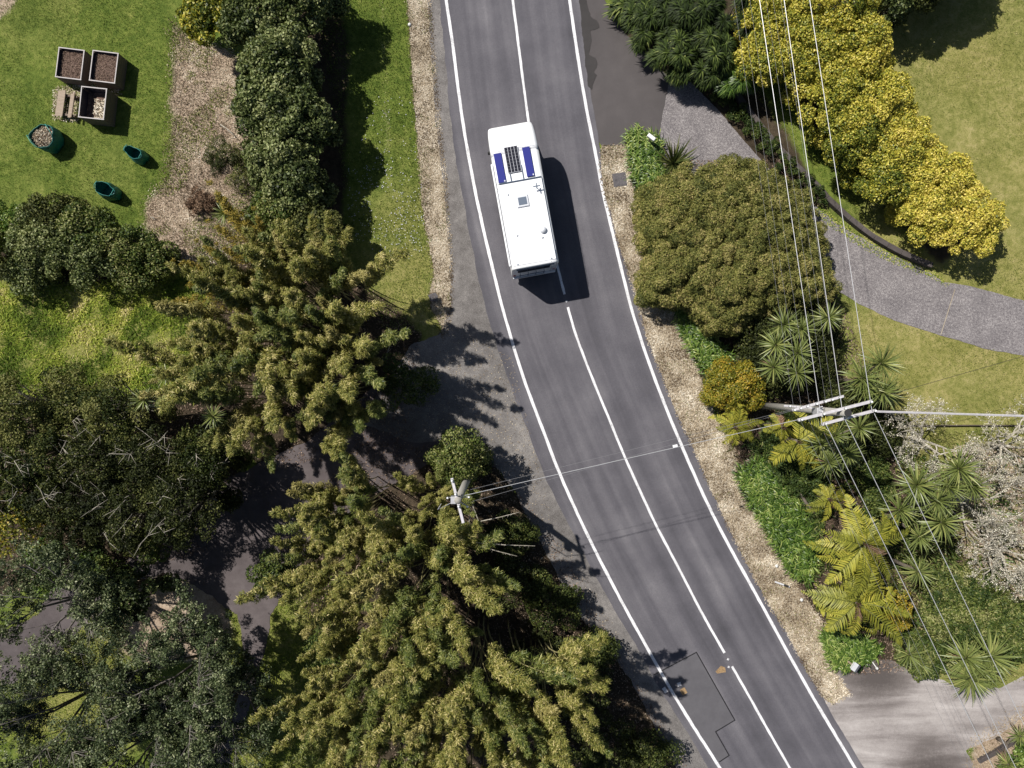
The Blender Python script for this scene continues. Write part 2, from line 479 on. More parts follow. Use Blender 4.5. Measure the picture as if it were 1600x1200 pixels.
def ground_material():
    m, nt, b = new_mat('ground')
    a = nt.nodes.new('ShaderNodeVertexColor'); a.layer_name = 'zone'
    sep = nt.nodes.new('ShaderNodeSeparateColor'); nt.links.new(a.outputs[0], sep.inputs[0])
    dry, yel, soil = sep.outputs[0], sep.outputs[1], sep.outputs[2]
    co = objco(nt)
    big = noise(nt, co, 0.5, 5, 0.6, 0.4)
    med = noise(nt, co, 3.2, 6, 0.7, 0.3)
    fine = noise(nt, co, 26, 4, 0.75)
    f = mathn(nt, 'ADD', mathn(nt, 'MULTIPLY', big, 0.4), mathn(nt, 'MULTIPLY', med, 0.6))
    f = mathn(nt, 'ADD', f, mathn(nt, 'MULTIPLY', mathn(nt, 'SUBTRACT', fine, 0.5), 0.6))
    green = ramp(nt, [(.25, (.030, .050, .010)), (.42, (.075, .115, .018)), (.56, (.150, .190, .036)), (.7, (.26, .27, .075)), (.85, (.40, .36, .17))], f)
    yell = ramp(nt, [(.25, (.090, .100, .024)), (.42, (.200, .200, .052)), (.56, (.320, .285, .105)), (.7, (.44, .36, .18)), (.85, (.54, .45, .27))], f)
    tan = ramp(nt, [(.25, (.12, .080, .055)), (.42, (.30, .22, .160)), (.58, (.46, .37, .28)), (.8, (.64, .55, .44))], f)
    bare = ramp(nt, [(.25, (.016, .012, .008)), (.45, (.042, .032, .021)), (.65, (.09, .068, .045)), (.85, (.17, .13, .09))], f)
    c = mixc(nt, yel, green, yell)
    # threshold the soft zone edge with fine noise, so it frays instead of fading
    def fray(x):
        y = mathn(nt, 'ADD', x, mathn(nt, 'MULTIPLY', mathn(nt, 'SUBTRACT', fine, 0.5), 0.9))
        y = mathn(nt, 'ADD', y, mathn(nt, 'MULTIPLY', mathn(nt, 'SUBTRACT', med, 0.5), 0.7))
        return mathn(nt, 'MULTIPLY', mathn(nt, 'SUBTRACT', y, 0.38), 4.0, True)
    c = mixc(nt, fray(dry), c, tan)
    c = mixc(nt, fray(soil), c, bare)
    nt.links.new(c, b.inputs['Base Color'])
    b.inputs['Roughness'].default_value = 0.95
    b.inputs['Specular IOR Level'].default_value = 0.15
    bump(nt, b, mathn(nt, 'ADD', fine, med), 0.8, 0.05)
    return m


# ------------------------------------------------------------------ the ground and its zones
DRY = [  # dry leaf litter and bleached grass, ground pixels
    [(272, 40), (300, 55), (345, 80), (400, 110), (430, 200), (430, 360), (400, 400), (330, 420), (245, 400), (228, 350), (232, 320), (262, 275), (272, 190)],
    [(-60, -60), (28, -60), (24, 0), (0, 30), (-60, 60)],
    [(195, 905), (270, 900), (345, 930), (368, 985), (330, 1030), (250, 1045), (185, 1010)],
    [(1525, 1160), (1600, 1110), (1680, 1080), (1680, 1300), (1500, 1300)],
    [(1490, 700), (1640, 690), (1640, 960), (1540, 980), (1470, 860)],
]
YEL = [
    ([(0, 400), (300, 410), (330, 620), (-200, 640), (-200, 400)], 0.62),
    ([(545, 380), (680, 380), (700, 530), (560, 520)], 0.75),
    ([(540, 300), (680, 300), (680, 380), (545, 380)], 0.4),
    ([(1330, -400), (2600, -400), (2600, 600), (1300, 700), (1350, 420)], 0.85),
    ([(1320, 470), (1900, 560), (1900, 660), (1330, 650)], 0.75),
    ([(350, 920), (560, 900), (560, 1400), (330, 1400)], 0.45),
    ([(40, 950), (200, 960), (200, 1160), (0, 1160)], 0.6),
    ([(1400, 660), (1700, 660), (1700, 1080), (1400, 1060)], 0.8),
]
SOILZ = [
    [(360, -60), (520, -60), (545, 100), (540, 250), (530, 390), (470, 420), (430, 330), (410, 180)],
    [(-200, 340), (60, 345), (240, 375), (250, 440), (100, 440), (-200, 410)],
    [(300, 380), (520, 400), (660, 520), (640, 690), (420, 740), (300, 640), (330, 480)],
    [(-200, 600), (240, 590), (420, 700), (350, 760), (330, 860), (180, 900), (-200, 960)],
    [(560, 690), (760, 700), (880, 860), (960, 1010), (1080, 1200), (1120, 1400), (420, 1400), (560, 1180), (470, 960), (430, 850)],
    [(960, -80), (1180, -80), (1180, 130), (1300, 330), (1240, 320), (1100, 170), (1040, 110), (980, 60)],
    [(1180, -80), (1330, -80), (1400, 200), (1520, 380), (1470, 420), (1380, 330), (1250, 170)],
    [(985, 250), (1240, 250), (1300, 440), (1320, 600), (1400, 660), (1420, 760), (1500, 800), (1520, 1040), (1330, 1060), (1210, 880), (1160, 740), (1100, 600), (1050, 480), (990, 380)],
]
FLAT = []   # filled below with paved outlines: the ground lies flat and a little lower there

# ---- road geometry in ground pixels, x as a function of y
def curve(pts):
    pts = np.array(pts, dtype=float)
    ys = np.arange(-700, 2001, 5.0)
    s0 = (pts[3][0] - pts[0][0]) / (pts[3][1] - pts[0][1]); s1 = (pts[-1][0] - pts[-4][0]) / (pts[-1][1] - pts[-4][1])
    xs = np.interp(ys, pts[:, 1], pts[:, 0])
    xs = np.where(ys < pts[0][1], pts[0][0] + (ys - pts[0][1]) * s0, xs)
    xs = np.where(ys > pts[-1][1], pts[-1][0] + (ys - pts[-1][1]) * s1, xs)
    k = np.hanning(17); k /= k.sum()
    xs2 = np.convolve(np.pad(xs, 8, mode='edge'), k, mode='valid')
    xs2[:8] = xs[:8]; xs2[-8:] = xs[-8:]
    return lambda y: np.interp(y, ys, xs2)

LL = curve([(697, 0), (707, 65), (716, 140), (726, 210), (742, 297), (756, 362), (770, 420), (782, 470), (800, 534), (821, 600), (850, 676), (872, 735), (900, 798), (925, 851), (951, 901), (975, 947), (1000, 992), (1025, 1037), (1050, 1081), (1082, 1133), (1125, 1200)])
CL = curve([(801, 0), (809, 62), (817, 125), (827, 200), (842, 285), (856, 355), (870, 412), (882, 460), (891, 495), (900, 525), (912, 557), (929, 600), (950, 650), (975, 712), (1000, 767), (1025, 821), (1050, 868), (1067, 900), (1095, 955), (1134, 1024), (1175, 1096), (1200, 1141), (1234, 1200)])
RL = curve([(890, 0), (897, 50), (910, 135), (920, 190), (930, 237), (941, 297), (955, 355), (970, 417), (987, 485), (1005, 542), (1026, 600), (1050, 661), (1075, 720), (1100, 776), (1125, 827), (1150, 873), (1166, 901), (1200, 963), (1237, 1031), (1275, 1098), (1305, 1148), (1336, 1200)])
LE = curve([(687, 0), (695, 87), (702, 162), (712, 250), (722, 300), (737, 385), (757, 475), (775, 537), (798, 605), (832, 695), (850, 742), (866, 775), (882, 805), (895, 832), (912, 865), (930, 900), (955, 945), (980, 985), (1012, 1040), (1028, 1072), (1062, 1125), (1107, 1200)])
RE = curve([(905, 0), (912, 60), (922, 140), (935, 215), (942, 262), (947, 300), (960, 337), (971, 382), (981, 408), (993, 445), (1002, 480), (1017, 532), (1039, 590), (1066, 655), (1088, 702), (1109, 750), (1131, 800), (1149, 840), (1171, 882), (1202, 937), (1232, 988), (1265, 1050), (1290, 1098), (1318, 1148), (1350, 1200)])


def edge_wobble(y, amp, seed, sc=14):
    return (fbm(y, y * 0 + 37 * seed, sc, seed, 3) - 0.5) * 2 * amp


ys = np.arange(-600, 1801, 6.0)
FLAT.append([(x, y) for x, y in zip(LE(ys), ys)] + [(x, y) for x, y in zip(RE(ys)[::-1], ys[::-1])])

OUT = {}
OUT['road_shoulder'] = ([(650, -300), (668, 0), (674, 90), (680, 180), (692, 290), (700, 370), (704, 430), (703, 480), (690, 520), (640, 540), (600, 600), (560, 660),
                        (640, 690), (740, 690), (800, 760), (850, 860), (905, 960), (985, 1060), (1050, 1190), (1110, 1290), (1260, 1560)]
                       + [(float(LE(y)) + 8, y) for y in range(1500, -301, -60)])
OUT['gravel_verge'] = [(615, -300), (636, 0), (641, 60), (646, 150), (653, 230), (658, 300), (664, 350), (674, 400), (678, 432), (672, 455), (672, 478), (684, 500), (692, 528),
                       (702, 505), (707, 450), (707, 400), (700, 340), (698, 290), (686, 180), (679, 90), (672, 0), (655, -300)]
OUT['paved_apron'] = [(898, -300), (900, 0), (912, 100), (930, 215), (941, 229), (985, 226), (1030, 208), (1046, 122), (1010, 85), (975, 50), (945, 0), (905, -300)]
OUT['garden_driveway'] = [(1046, 121), (1080, 128), (1120, 170), (1165, 222), (1200, 262), (1245, 300), (1268, 318), (1325, 360), (1400, 401), (1450, 424), (1475, 441), (1512, 446), (1550, 456), (1600, 470), (1700, 500), (1900, 560),
                          (1900, 650), (1700, 586), (1600, 556), (1540, 545), (1470, 524), (1400, 502), (1340, 474), (1315, 458), (1200, 400), (1080, 300), (1010, 245), (985, 226), (1030, 207)]
OUT['leaf_litter_verge'] = [(940, 229), (985, 226), (990, 300), (1003, 400), (1048, 472), (1066, 512), (1090, 575), (1115, 650), (1148, 705), (1166, 762), (1186, 812), (1205, 832), (1240, 900), (1260, 937), (1297, 987), (1303, 1047), (1328, 1085),
                            (1300, 1100), (1285, 1088), (1262, 1050), (1228, 987), (1198, 937), (1168, 882), (1145, 837), (1128, 800), (1105, 750), (1084, 700), (1062, 655), (1036, 590), (1013, 532), (998, 480), (989, 445), (977, 408), (967, 382), (956, 337), (943, 300), (939, 262)]
OUT['gravel_driveway'] = [(1262, 1050), (1290, 1062), (1300, 1046), (1330, 1052), (1370, 1028), (1420, 1040), (1500, 1075), (1560, 1075), (1610, 1050), (1800, 980), (1800, 1060), (1600, 1120), (1560, 1150), (1510, 1172), (1540, 1230), (1500, 1500), (1380, 1400), (1330, 1190), (1290, 1100)]
OUT['left_driveway'] = [(700, 505), (660, 560), (600, 590), (480, 690), (330, 760), (320, 800), (270, 840), (190, 880), (90, 900), (60, 960), (-20, 1000), (-200, 1050), (-200, 1110), (60, 1060),
                        (130, 980), (190, 905), (290, 905), (370, 960), (385, 1040), (330, 1130), (260, 1180), (240, 1400), (340, 1400), (360, 1180), (400, 1080), (425, 960), (470, 880), (560, 790), (680, 720), (790, 730), (780, 560)]
for k in ('road_shoulder', 'garden_driveway', 'gravel_driveway', 'paved_apron', 'left_driveway', 'gravel_verge', 'leaf_litter_verge'):
    FLAT.append(OUT[k])


def make_ground():
    gx = np.concatenate([[-600, -300, -150, -80, -50], np.arange(-33, 33.01, 0.16), [50, 80, 150, 300, 600]])
    gy = np.concatenate([[-600, -300, -150, -80, -45], np.arange(-27, 27.01, 0.16), [45, 80, 150, 300, 600]])
    X, Y = np.meshgrid(gx, gy)
    px = X * S + 800; py = 600 - Y * S
    nz = (fbm(px, py, 40, 3) - 0.5) * 60
    flat = np.full(X.shape, -1e9)
    for p in FLAT: flat = np.maximum(flat, sdf(p, px, py))
    rough = np.clip(sdf(YEL[0][0], px, py) / 30, 0, 1)
    z = (fbm(px, py, 60, 20) - 0.5) * 0.10 + rough * (fbm(px, py, 22, 30, 3) - 0.3) * 0.30
    z = z * np.clip((-flat - 4) / 18, 0, 1) - 0.02
    def soft(d, w): return np.clip(0.5 + (d + nz * 0.35) / (2 * w), 0, 1)
    dry = np.zeros(X.shape)
    for p in DRY: dry = np.maximum(dry, soft(sdf(p, px, py), 14))
    yel = np.zeros(X.shape)
    for p, a in YEL: yel = np.maximum(yel, a * soft(sdf(p, px, py), 30))
    yel = np.clip(yel + (fbm(px, py, 90, 8) - 0.5) * 0.7, 0, 1)
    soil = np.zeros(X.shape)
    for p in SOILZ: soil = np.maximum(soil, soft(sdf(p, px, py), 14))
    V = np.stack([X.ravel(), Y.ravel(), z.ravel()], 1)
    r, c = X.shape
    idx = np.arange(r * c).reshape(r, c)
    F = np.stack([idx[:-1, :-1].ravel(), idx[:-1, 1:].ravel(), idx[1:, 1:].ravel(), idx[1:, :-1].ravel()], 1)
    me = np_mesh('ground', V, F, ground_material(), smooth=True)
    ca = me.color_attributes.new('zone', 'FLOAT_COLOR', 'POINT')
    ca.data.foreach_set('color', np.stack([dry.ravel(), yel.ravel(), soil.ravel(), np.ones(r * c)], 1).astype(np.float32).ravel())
    tag(link('ground', me), kind='structure')


def refine(poly, step=4.0, amp=2.0, seed=1, keep=None):
    out = []
    n = len(poly)
    for i in range(n):
        a = np.array(poly[i], float); b = np.array(poly[(i + 1) % n], float)
        L = np.hypot(*(b - a)); k = max(1, int(L / step))
        nrm = np.array([-(b - a)[1], (b - a)[0]]) / (L + 1e-9)
        for j in range(k):
            q = a + (b - a) * j / k
            w = (fbm(q[0:1], q[1:2], 11, seed, 3)[0] - 0.5) * 2 * amp
            q = q + nrm * w
            out.append((q[0], q[1]))
    return out


def sheet(name, poly, z, mat, amp=2.0, seed=1, kind='structure', step=4.0):
    pts = refine(poly, step, amp, seed)
    me = bpy.data.meshes.new(name)
    vs = [tuple(G(x, y, z)) for x, y in pts]
    if sum((vs[i][0] * vs[(i + 1) % len(vs)][1] - vs[(i + 1) % len(vs)][0] * vs[i][1]) for i in range(len(vs))) < 0: vs.reverse()
    from mathutils.geometry import delaunay_2d_cdt
    ov, oe, of, *_ = delaunay_2d_cdt([Vector(v[:2]) for v in vs], [], [list(range(len(vs)))], 1, 1e-5)
    fs = []
    for f in of:
        a, b, c = (ov[i] for i in f[:3])
        fs.append(tuple(f) if (b - a).cross(c - a) > 0 else tuple(reversed(f)))
    me.from_pydata([(v.x, v.y, z) for v in ov], [], fs)
    me.update()
    me.materials.append(mat)
    o = link(name, me)
    if kind: tag(o, kind=kind)
    return o


def ribbon(name, fx, y0, y1, width, z, mat, wob=0.0, seed=1, parent=None, step=4):
    ys = np.arange(y0, y1 + 0.01, step)
    xs = fx(ys)
    dx = np.gradient(xs, ys)
    nx = 1 / np.sqrt(1 + dx * dx); ny = -dx * nx
    w = width * S / 2
    wl = w + edge_wobble(ys, wob, seed, 9); wr = w + edge_wobble(ys, wob, seed + 5, 9)
    A = np.stack([(xs - nx * wl - 800) / S, (600 - (ys - ny * wl)) / S, np.full(len(ys), z)], 1)
    B = np.stack([(xs + nx * wr - 800) / S, (600 - (ys + ny * wr)) / S, np.full(len(ys), z)], 1)
    V = np.concatenate([A, B]); n = len(ys)
    i = np.arange(n - 1)
    F = np.stack([i + n + 1, i + n, i, i + 1][::-1], 1)
    me = np_mesh(name, V, F[:, ::-1], mat)
    return link(name, me, parent)


make_ground()
# paved surfaces, each a sheet a few millimetres above the one below
sheet('left_driveway', OUT['left_driveway'], 0.002, M['drive_left'], 4, 2)
sheet('gravel_verge', OUT['gravel_verge'], 0.006, M['verge'], 3, 3)
sheet('road_shoulder', OUT['road_shoulder'], 0.010, M['shoulder'], 3, 4)
sheet('garden_driveway', OUT['garden_driveway'], 0.002, M['aggregate'], 1.2, 5)
sheet('paved_apron', OUT['paved_apron'], 0.006, M['apron'], 1.2, 6)
sheet('leaf_litter_verge', OUT['leaf_litter_verge'], 0.018, M['verge'], 3.0, 7)
sheet('gravel_driveway', OUT['gravel_driveway'], 0.010, gravel_drive_material(), 3, 8)

# the road, with coordinates across (metres) and along it
ysr = np.arange(-600, 1801, 5.0)
le = LE(ysr) + edge_wobble(ysr, 2.2, 4, 16); re = RE(ysr) + edge_wobble(ysr, 1.6, 9, 16)
nU = 9
rows = []; uvs = []
for k in range(nU):
    t = k / (nU - 1)
    x = le * (1 - t) + re * t
    rows.append(np.stack([(x - 800) / S, (600 - ysr) / S, np.full(len(ysr), 0.014)], 1))
    uvs.append(np.stack([(x - CL(ysr)) / S * 0.93, ysr / S], 1))
V = np.concatenate(rows); n = len(ysr)
Fs = []
for k in range(nU - 1):
    i = np.arange(n - 1) + k * n
    Fs.append(np.stack([i, i + 1, i + 1 + n, i + n], 1))
me = np_mesh('road', V, np.concatenate(Fs), road_material(), uv=np.concatenate(uvs))
tag(link('road', me), kind='structure')
PAINT = paint_material()
for args in (('edge_line', LL, -600, 1800, 0.152), ('edge_line', RL, -600, 1800, 0.152), ('centre_line', CL, -600, 462, 0.125), ('centre_line', CL, 480, 1023, 0.125), ('centre_line', CL, 1041, 1800, 0.125)):
    tag(ribbon(args[0], args[1], args[2], args[3], args[4], 0.0225, PAINT, 0.45, len(args[0]) + int(args[2]) % 7), kind='structure')

# a squared road repair outlined in bitumen
patch = [(1024, 1054), (1088, 1019), (1148, 1125), (1118, 1143), (1139, 1180), (1118, 1192), (1066, 1105)]
sheet('road_repair_patch', patch, 0.018, M['asphalt_patch'], 0.3, 12)
mb = MB()
seq = [(1022, 1054), (1088, 1019), (1148, 1125), (1118, 1143), (1139, 1180), (1124, 1190)]
for i in range(len(seq) - 1):
    a = G(*seq[i]); b = G(*seq[i + 1]); d = (b - a); L = d.length; d.normalize(); q = Vector((-d.y, d.x, 0)) * 0.028
    a = a - d * 0.02; b = b + d * 0.02
    zz = 0.0215 + 0.0006 * i
    mb.add([(a + q).to_tuple()[:2] + (zz,), (a - q).to_tuple()[:2] + (zz,), (b - q).to_tuple()[:2] + (zz,), (b + q).to_tuple()[:2] + (zz,)], [(0, 1, 2, 3)])
tag(mb.build('bitumen_joint', M['seal']), kind='structure')
# irregular dark patches where the apron is stained and damp
stn = [(905, 0), (915, 0), (922, 25), (932, 32), (936, 42), (922, 48), (925, 62), (920, 85), (931, 90), (933, 105), (929, 112), (934, 118), (927, 132), (925, 140), (918, 135), (914, 100), (910, 60)]
sheet('damp_stain', stn, 0.0185, M['stain'], 2.5, 21, step=2)
stn2 = [(1340, 1135), (1390, 1120), (1460, 1180), (1470, 1210), (1360, 1215), (1330, 1180)]
stone = plain('marker_white', (.52, .52, .54), 0.6, var=.35, scale=20)
rust = surf_mat('rust_spill', [(.3, (.16, .10, .05)), (.7, (.38, .26, .14))], 12, 60, 0.5, 0.1, 0.9, 0.3)
sheet('spilled_sand', [(1118, 1049), (1126, 1040), (1133, 1043), (1134, 1050), (1126, 1051), (1121, 1052)], 0.0185, rust, 1.0, 31, step=2)
sheet('spilled_sand', [(1062, 1078), (1069, 1074), (1074, 1082), (1067, 1086)], 0.0225, rust, 1.0, 32, step=2)
# small square reflective studs beside the centre line
for i, (x, y) in enumerate([(885, 471), (1137.5, 1030), (1138.5, 1042)]):
    e = MB().box(G(x, y, 0.03), (0.11, 0.11, 0.025), -0.4, taper=0.75).build('reflective_road_stud', stone, bevel=0.004)
    tag(e, ['small white reflective stud in the centre line gap behind the motorhome', 'upper of two white studs in the centre line gap near the road repair',
            'lower of two white studs in the centre line gap near the road repair'][i], 'road stud', 'studs in the centre line')
f1 = MB()
f1.box(G(1061, 1069, 0.0235), (0.20, 0.20, 0.003), 0.3)
tag(f1.build('paint_mark', stone), kind='structure')
f2 = MB(); f2.box(G(1039, 1078, 0.0165), (0.20, 0.30, 0.003), 0.6)
tag(f2.build('paint_mark', stone), kind='structure')


# ------------------------------------------------------------------ scattered small stuff
def unit(a):
    return a / (np.linalg.norm(a, axis=1, keepdims=True) + 1e-9)


def leaf_cards(C, Nrm, L, W, spread=0.5, tint=None, along=None, along_w=0.0, fold=0.12, r=None):
    """rhombic folded leaves centred on C"""
    r = r or rng
    n = len(C)
    N = unit(unit(Nrm) + spread * r.normal(size=(n, 3)))
    T = r.normal(size=(n, 3))
    if along is not None:
        T = unit(T) * (1 - along_w) + along * along_w
    T = unit(T - N * np.sum(T * N, axis=1, keepdims=True))
    B = np.cross(N, T)
    L = np.broadcast_to(np.asarray(L, float), (n,))[:, None] * (0.7 + 0.6 * r.random((n, 1)))
    W = np.broadcast_to(np.asarray(W, float), (n,))[:, None] * (0.7 + 0.6 * r.random((n, 1)))
    v0 = C - T * L / 2 - N * L * fold; v2 = C + T * L / 2 - N * L * fold
    v1 = C + B * W / 2 - T * L * 0.05; v3 = C - B * W / 2 - T * L * 0.05
    V = np.stack([v0, v1, v2, v3], 1).reshape(-1, 3)
    F = np.arange(4 * n, dtype=np.int32).reshape(n, 4)
    t = np.repeat(np.clip(tint if tint is not None else r.random(n), 0, 1), 4)
    return V, F, t


def scatter_xy(poly, dens, r=None, fringe=0.0, noise_cut=None, holes=()):
    """random ground points (pixels) inside poly (+ fringe px), dens per square metre"""
    r = r or rng
    poly = np.asarray(poly, float)
    x0, y0 = poly.min(0) - fringe; x1, y1 = poly.max(0) + fringe
    x0 = max(x0, -60); x1 = min(x1, 1660); y0 = max(y0, -60); y1 = min(y1, 1260)
    n = int((x1 - x0) * (y1 - y0) / S / S * dens)
    X = r.uniform(x0, x1, n); Y = r.uniform(y0, y1, n)
    d = sdf(poly, X, Y)
    keep = d > -fringe * r.random(n) ** 2
    if noise_cut is not None:
        sc, thr, sd = noise_cut
        keep &= fbm(X, Y, sc, sd) > thr
    for h in holes: keep &= sdf(h, X, Y) < 0
    return X[keep], Y[keep]


def blades(name, X, Y, h, w, mat, tint, lean=0.8, zbase=0.0, label=None, cat=None):
    n = len(X)
    if n == 0: return
    C = np.stack([(X - 800) / S, (600 - Y) / S, np.full(n, zbase)], 1)
    a = rng.uniform(0, 2 * math.pi, n)
    D = np.stack([np.cos(a), np.sin(a), np.zeros(n)], 1)
    Q = np.stack([-np.sin(a), np.cos(a), np.zeros(n)], 1)
    hh = h * rng.uniform(0.5, 1.3, n)[:, None]; ww = w * rng.uniform(0.6, 1.3, n)[:, None]
    ln = (lean * rng.uniform(0.4, 1.3, n))[:, None]
    tip = C + D * hh * ln + np.array([0, 0, 1]) * hh
    mid = C + D * hh * ln * 0.35 + np.array([0, 0, 0.62]) * hh
    V = np.stack([C - Q * ww / 2, mid + Q * ww / 2, tip, mid - Q * ww / 2], 1).reshape(-1, 3)
    V[0::4] = C
    F = np.arange(4 * n).reshape(n, 4)
    o = link(name, np_mesh(name, V, F, mat, np.repeat(np.clip(tint, 0, 1), 4)))
    tag(o, label, cat, kind='stuff')
    return o


def litter(name, X, Y, L, W, mat, tint, z=0.03, label=None, cat=None, flat=0.35):
    n = len(X)
    C = np.stack([(X - 800) / S, (600 - Y) / S, z + rng.random(n) * 0.02], 1)
    V, F, t = leaf_cards(C, np.tile([0, 0, 1.0], (n, 1)), L, W, flat, tint)
    V[:, 2] = np.maximum(V[:, 2], z - 0.008)
    o = link(name, np_mesh(name, V, F, mat, t))
    tag(o, label, cat, kind='stuff')
    return o


lawn_left = [(-60, -60), (262, -60), (270, 60), (270, 190), (258, 280), (232, 320), (200, 345), (60, 330), (-60, 322)]
bins_zone = [(80, 70), (205, 75), (205, 205), (80, 200)]
X, Y = scatter_xy(lawn_left, 330, fringe=14)
blades('lawn_grass', X, Y, 0.06, 0.022, M['grass'], 0.15 + 0.55 * fbm(X, Y, 70, 5) + 0.22 * rng.normal(size=len(X)) * 0.7, 0.9, -0.03, 'short mown green lawn round the compost bins', 'grass')
verge_l = [(480, -60), (634, -60), (640, 60), (652, 230), (662, 345), (678, 430), (668, 470), (690, 520), (600, 510), (545, 400), (530, 200)]
X, Y = scatter_xy(verge_l, 330, fringe=5)
tt = 0.12 + 0.5 * fbm(X, Y, 50, 6) + 0.16 * rng.normal(size=len(X)) + np.clip((Y - 330) / 160, 0, 1) * 0.32 + 0.9 * fbm(X, Y, 26, 44) * np.exp(-((X - 597 - Y * 0.04) / 6) ** 2) * (Y < 300)
blades('verge_grass', X, Y, 0.08, 0.026, M['grass'], tt, 0.8, -0.03, 'bright green grass strip between the dark trees and the road shoulder', 'grass')
rough = [(-60, 430), (60, 440), (130, 455), (230, 425), (310, 430), (330, 520), (300, 620), (120, 610), (-60, 620)]
X, Y = scatter_xy(rough, 420, fringe=12)
tt = 0.42 + 1.9 * (fbm(X + Y * .5, Y * .8, 26, 12) - .5) + 0.15 * rng.normal(size=len(X))
blades('rough_grass', X, Y, 0.17, 0.045, M['grass_rough'], tt, 1.4, -0.02, 'long tussocky yellow green grass left of the bamboo', 'grass')
lawn_r = [(1380, -60), (1660, -60), (1660, 480), (1600, 468), (1510, 444), (1560, 400), (1500, 300), (1420, 130)]
X, Y = scatter_xy(lawn_r, 260, fringe=10)
blades('lawn_grass', X, Y, 0.05, 0.022, M['grass_dry'], 0.10 + 0.65 * fbm(X, Y, 60, 15) + 0.17 * rng.normal(size=len(X)), 0.9, -0.03, 'sunburnt lawn right of the golden hedge', 'grass')
strip_r = [(1160, 125), (1215, 190), (1300, 300), (1400, 390), (1460, 425), (1440, 380), (1330, 270), (1240, 160), (1190, 110)]
X, Y = scatter_xy(strip_r, 300, fringe=2)
blades('lawn_grass', X, Y, 0.06, 0.022, M['grass_rough'], 0.2 + 0.5 * fbm(X, Y, 30, 16) + 0.15 * rng.normal(size=len(X)), 0.8, -0.02, 'narrow grass strip between the low wall and the golden hedge', 'grass')
lawn_b = [(1310, 460), (1340, 477), (1400, 505), (1470, 527), (1600, 559), (1660, 570), (1660, 660), (1400, 655), (1340, 560)]
X, Y = scatter_xy(lawn_b, 280, fringe=4)
blades('lawn_grass', X, Y, 0.06, 0.022, M['grass_dry'], 0.05 + 0.65 * fbm(X, Y, 50, 17) + 0.17 * rng.normal(size=len(X)), 0.8, -0.03, 'patchy lawn below the curved garden driveway', 'grass')
lawn_bl = [(350, 900), (430, 890), (520, 900), (560, 1000), (520, 1260), (330, 1260), (380, 1080)]
X, Y = scatter_xy(lawn_bl, 300, fringe=6, holes=(OUT['left_driveway'],))
blades('rough_grass', X, Y, 0.10, 0.03, M['grass_rough'], 0.0 + 0.7 * fbm(X, Y, 40, 18) + 0.15 * rng.normal(size=len(X)), 0.8, -0.02, 'olive green grass in the shade between bamboo and loose tree', 'grass')
lawn_bl2 = [(40, 960), (200, 950), (190, 1050), (210, 1160), (0, 1170)]
X, Y = scatter_xy(lawn_bl2, 260, fringe=6, holes=(OUT['left_driveway'],))
blades('rough_grass', X, Y, 0.09, 0.03, M['grass_rough'], 0.15 + 0.6 * fbm(X, Y, 40, 19) + 0.15 * rng.normal(size=len(X)), 0.8, -0.02, 'yellow green grass under the loose tree at lower left', 'grass')
garden_rt = [(1390, 680), (1660, 665), (1660, 1060), (1540, 1060), (1400, 1040), (1380, 900), (1420, 760)]
X, Y = scatter_xy(garden_rt, 240, fringe=6)
blades('rough_grass', X, Y, 0.14, 0.035, M['grass_dry'], 0.0 + 0.75 * fbm(X, Y, 30, 22) + 0.18 * rng.normal(size=len(X)), 0.8, -0.02, 'weedy grass under the pale blossom tree', 'grass')

# dry litter
X, Y = scatter_xy(OUT['leaf_litter_verge'], 520, fringe=5)
tt = 0.42 + 1.5 * (fbm(X, Y, 22, 25) - .5) + 0.24 * rng.normal(size=len(X))
litter('dry_leaf_litter', X, Y, 0.11, 0.03, M['litter'], tt, 0.035, 'bleached dry leaves and clippings along the right road edge', 'leaf litter')
X, Y = scatter_xy(OUT['gravel_verge'], 420, fringe=5)
tt = 0.45 + 1.5 * (fbm(X, Y, 18, 26) - .5) - .25 * np.exp(-sdf(OUT['gravel_verge'], X, Y).clip(0) / 9) + 0.22 * rng.normal(size=len(X))
litter('dry_leaf_litter', X, Y, 0.08, 0.03, M['litter'], tt, 0.02, 'pale dry leaves and grit along the left road shoulder', 'leaf litter')
X, Y = scatter_xy(DRY[0], 420, fringe=16)
tt = 0.36 + 1.6 * (fbm(X, Y, 34, 27) - .5) + 0.2 * rng.normal(size=len(X))
litter('dry_leaf_litter', X, Y, 0.10, 0.03, M['litter'], tt, 0.02, 'dry brown clippings spread between lawn and dark tree row', 'leaf litter', 0.6)
X, Y = scatter_xy(OUT['leaf_litter_verge'], 130, fringe=3, noise_cut=(26, 0.56, 61))
blades('weedy_grass', X, Y, 0.07, 0.03, M['grass_dry'], 0.25 + 0.2 * rng.normal(size=len(X)), 0.9, 0.0, 'sparse weeds growing through the right leaf litter', 'weeds')
X, Y = scatter_xy(OUT['gravel_verge'], 150, fringe=2, noise_cut=(22, 0.54, 62))
blades('weedy_grass', X, Y, 0.07, 0.03, M['grass_dry'], 0.25 + 0.2 * rng.normal(size=len(X)), 0.9, 0.0, 'sparse weeds growing through the left dry verge', 'weeds')
X, Y = scatter_xy(DRY[0], 260, fringe=8, noise_cut=(40, 0.50, 28))
blades('rough_grass', X, Y, 0.12, 0.03, M['grass_rough'], 0.3 + 0.2 * rng.normal(size=len(X)), 0.8, -0.02, 'thin grass coming up through the dry clippings', 'grass')
X, Y = scatter_xy(DRY[3], 300, fringe=16)
litter('dry_leaf_litter', X, Y, 0.10, 0.035, M['litter'], 0.4 * fbm(X, Y, 20, 29) + 0.25 * rng.random(len(X)), 0.02, 'brown fallen leaves on the island in the left driveway', 'leaf litter')
X, Y = scatter_xy([(540, 240), (660, 240), (665, 400), (560, 420), (545, 350)], 26, noise_cut=(40, 0.5, 30))
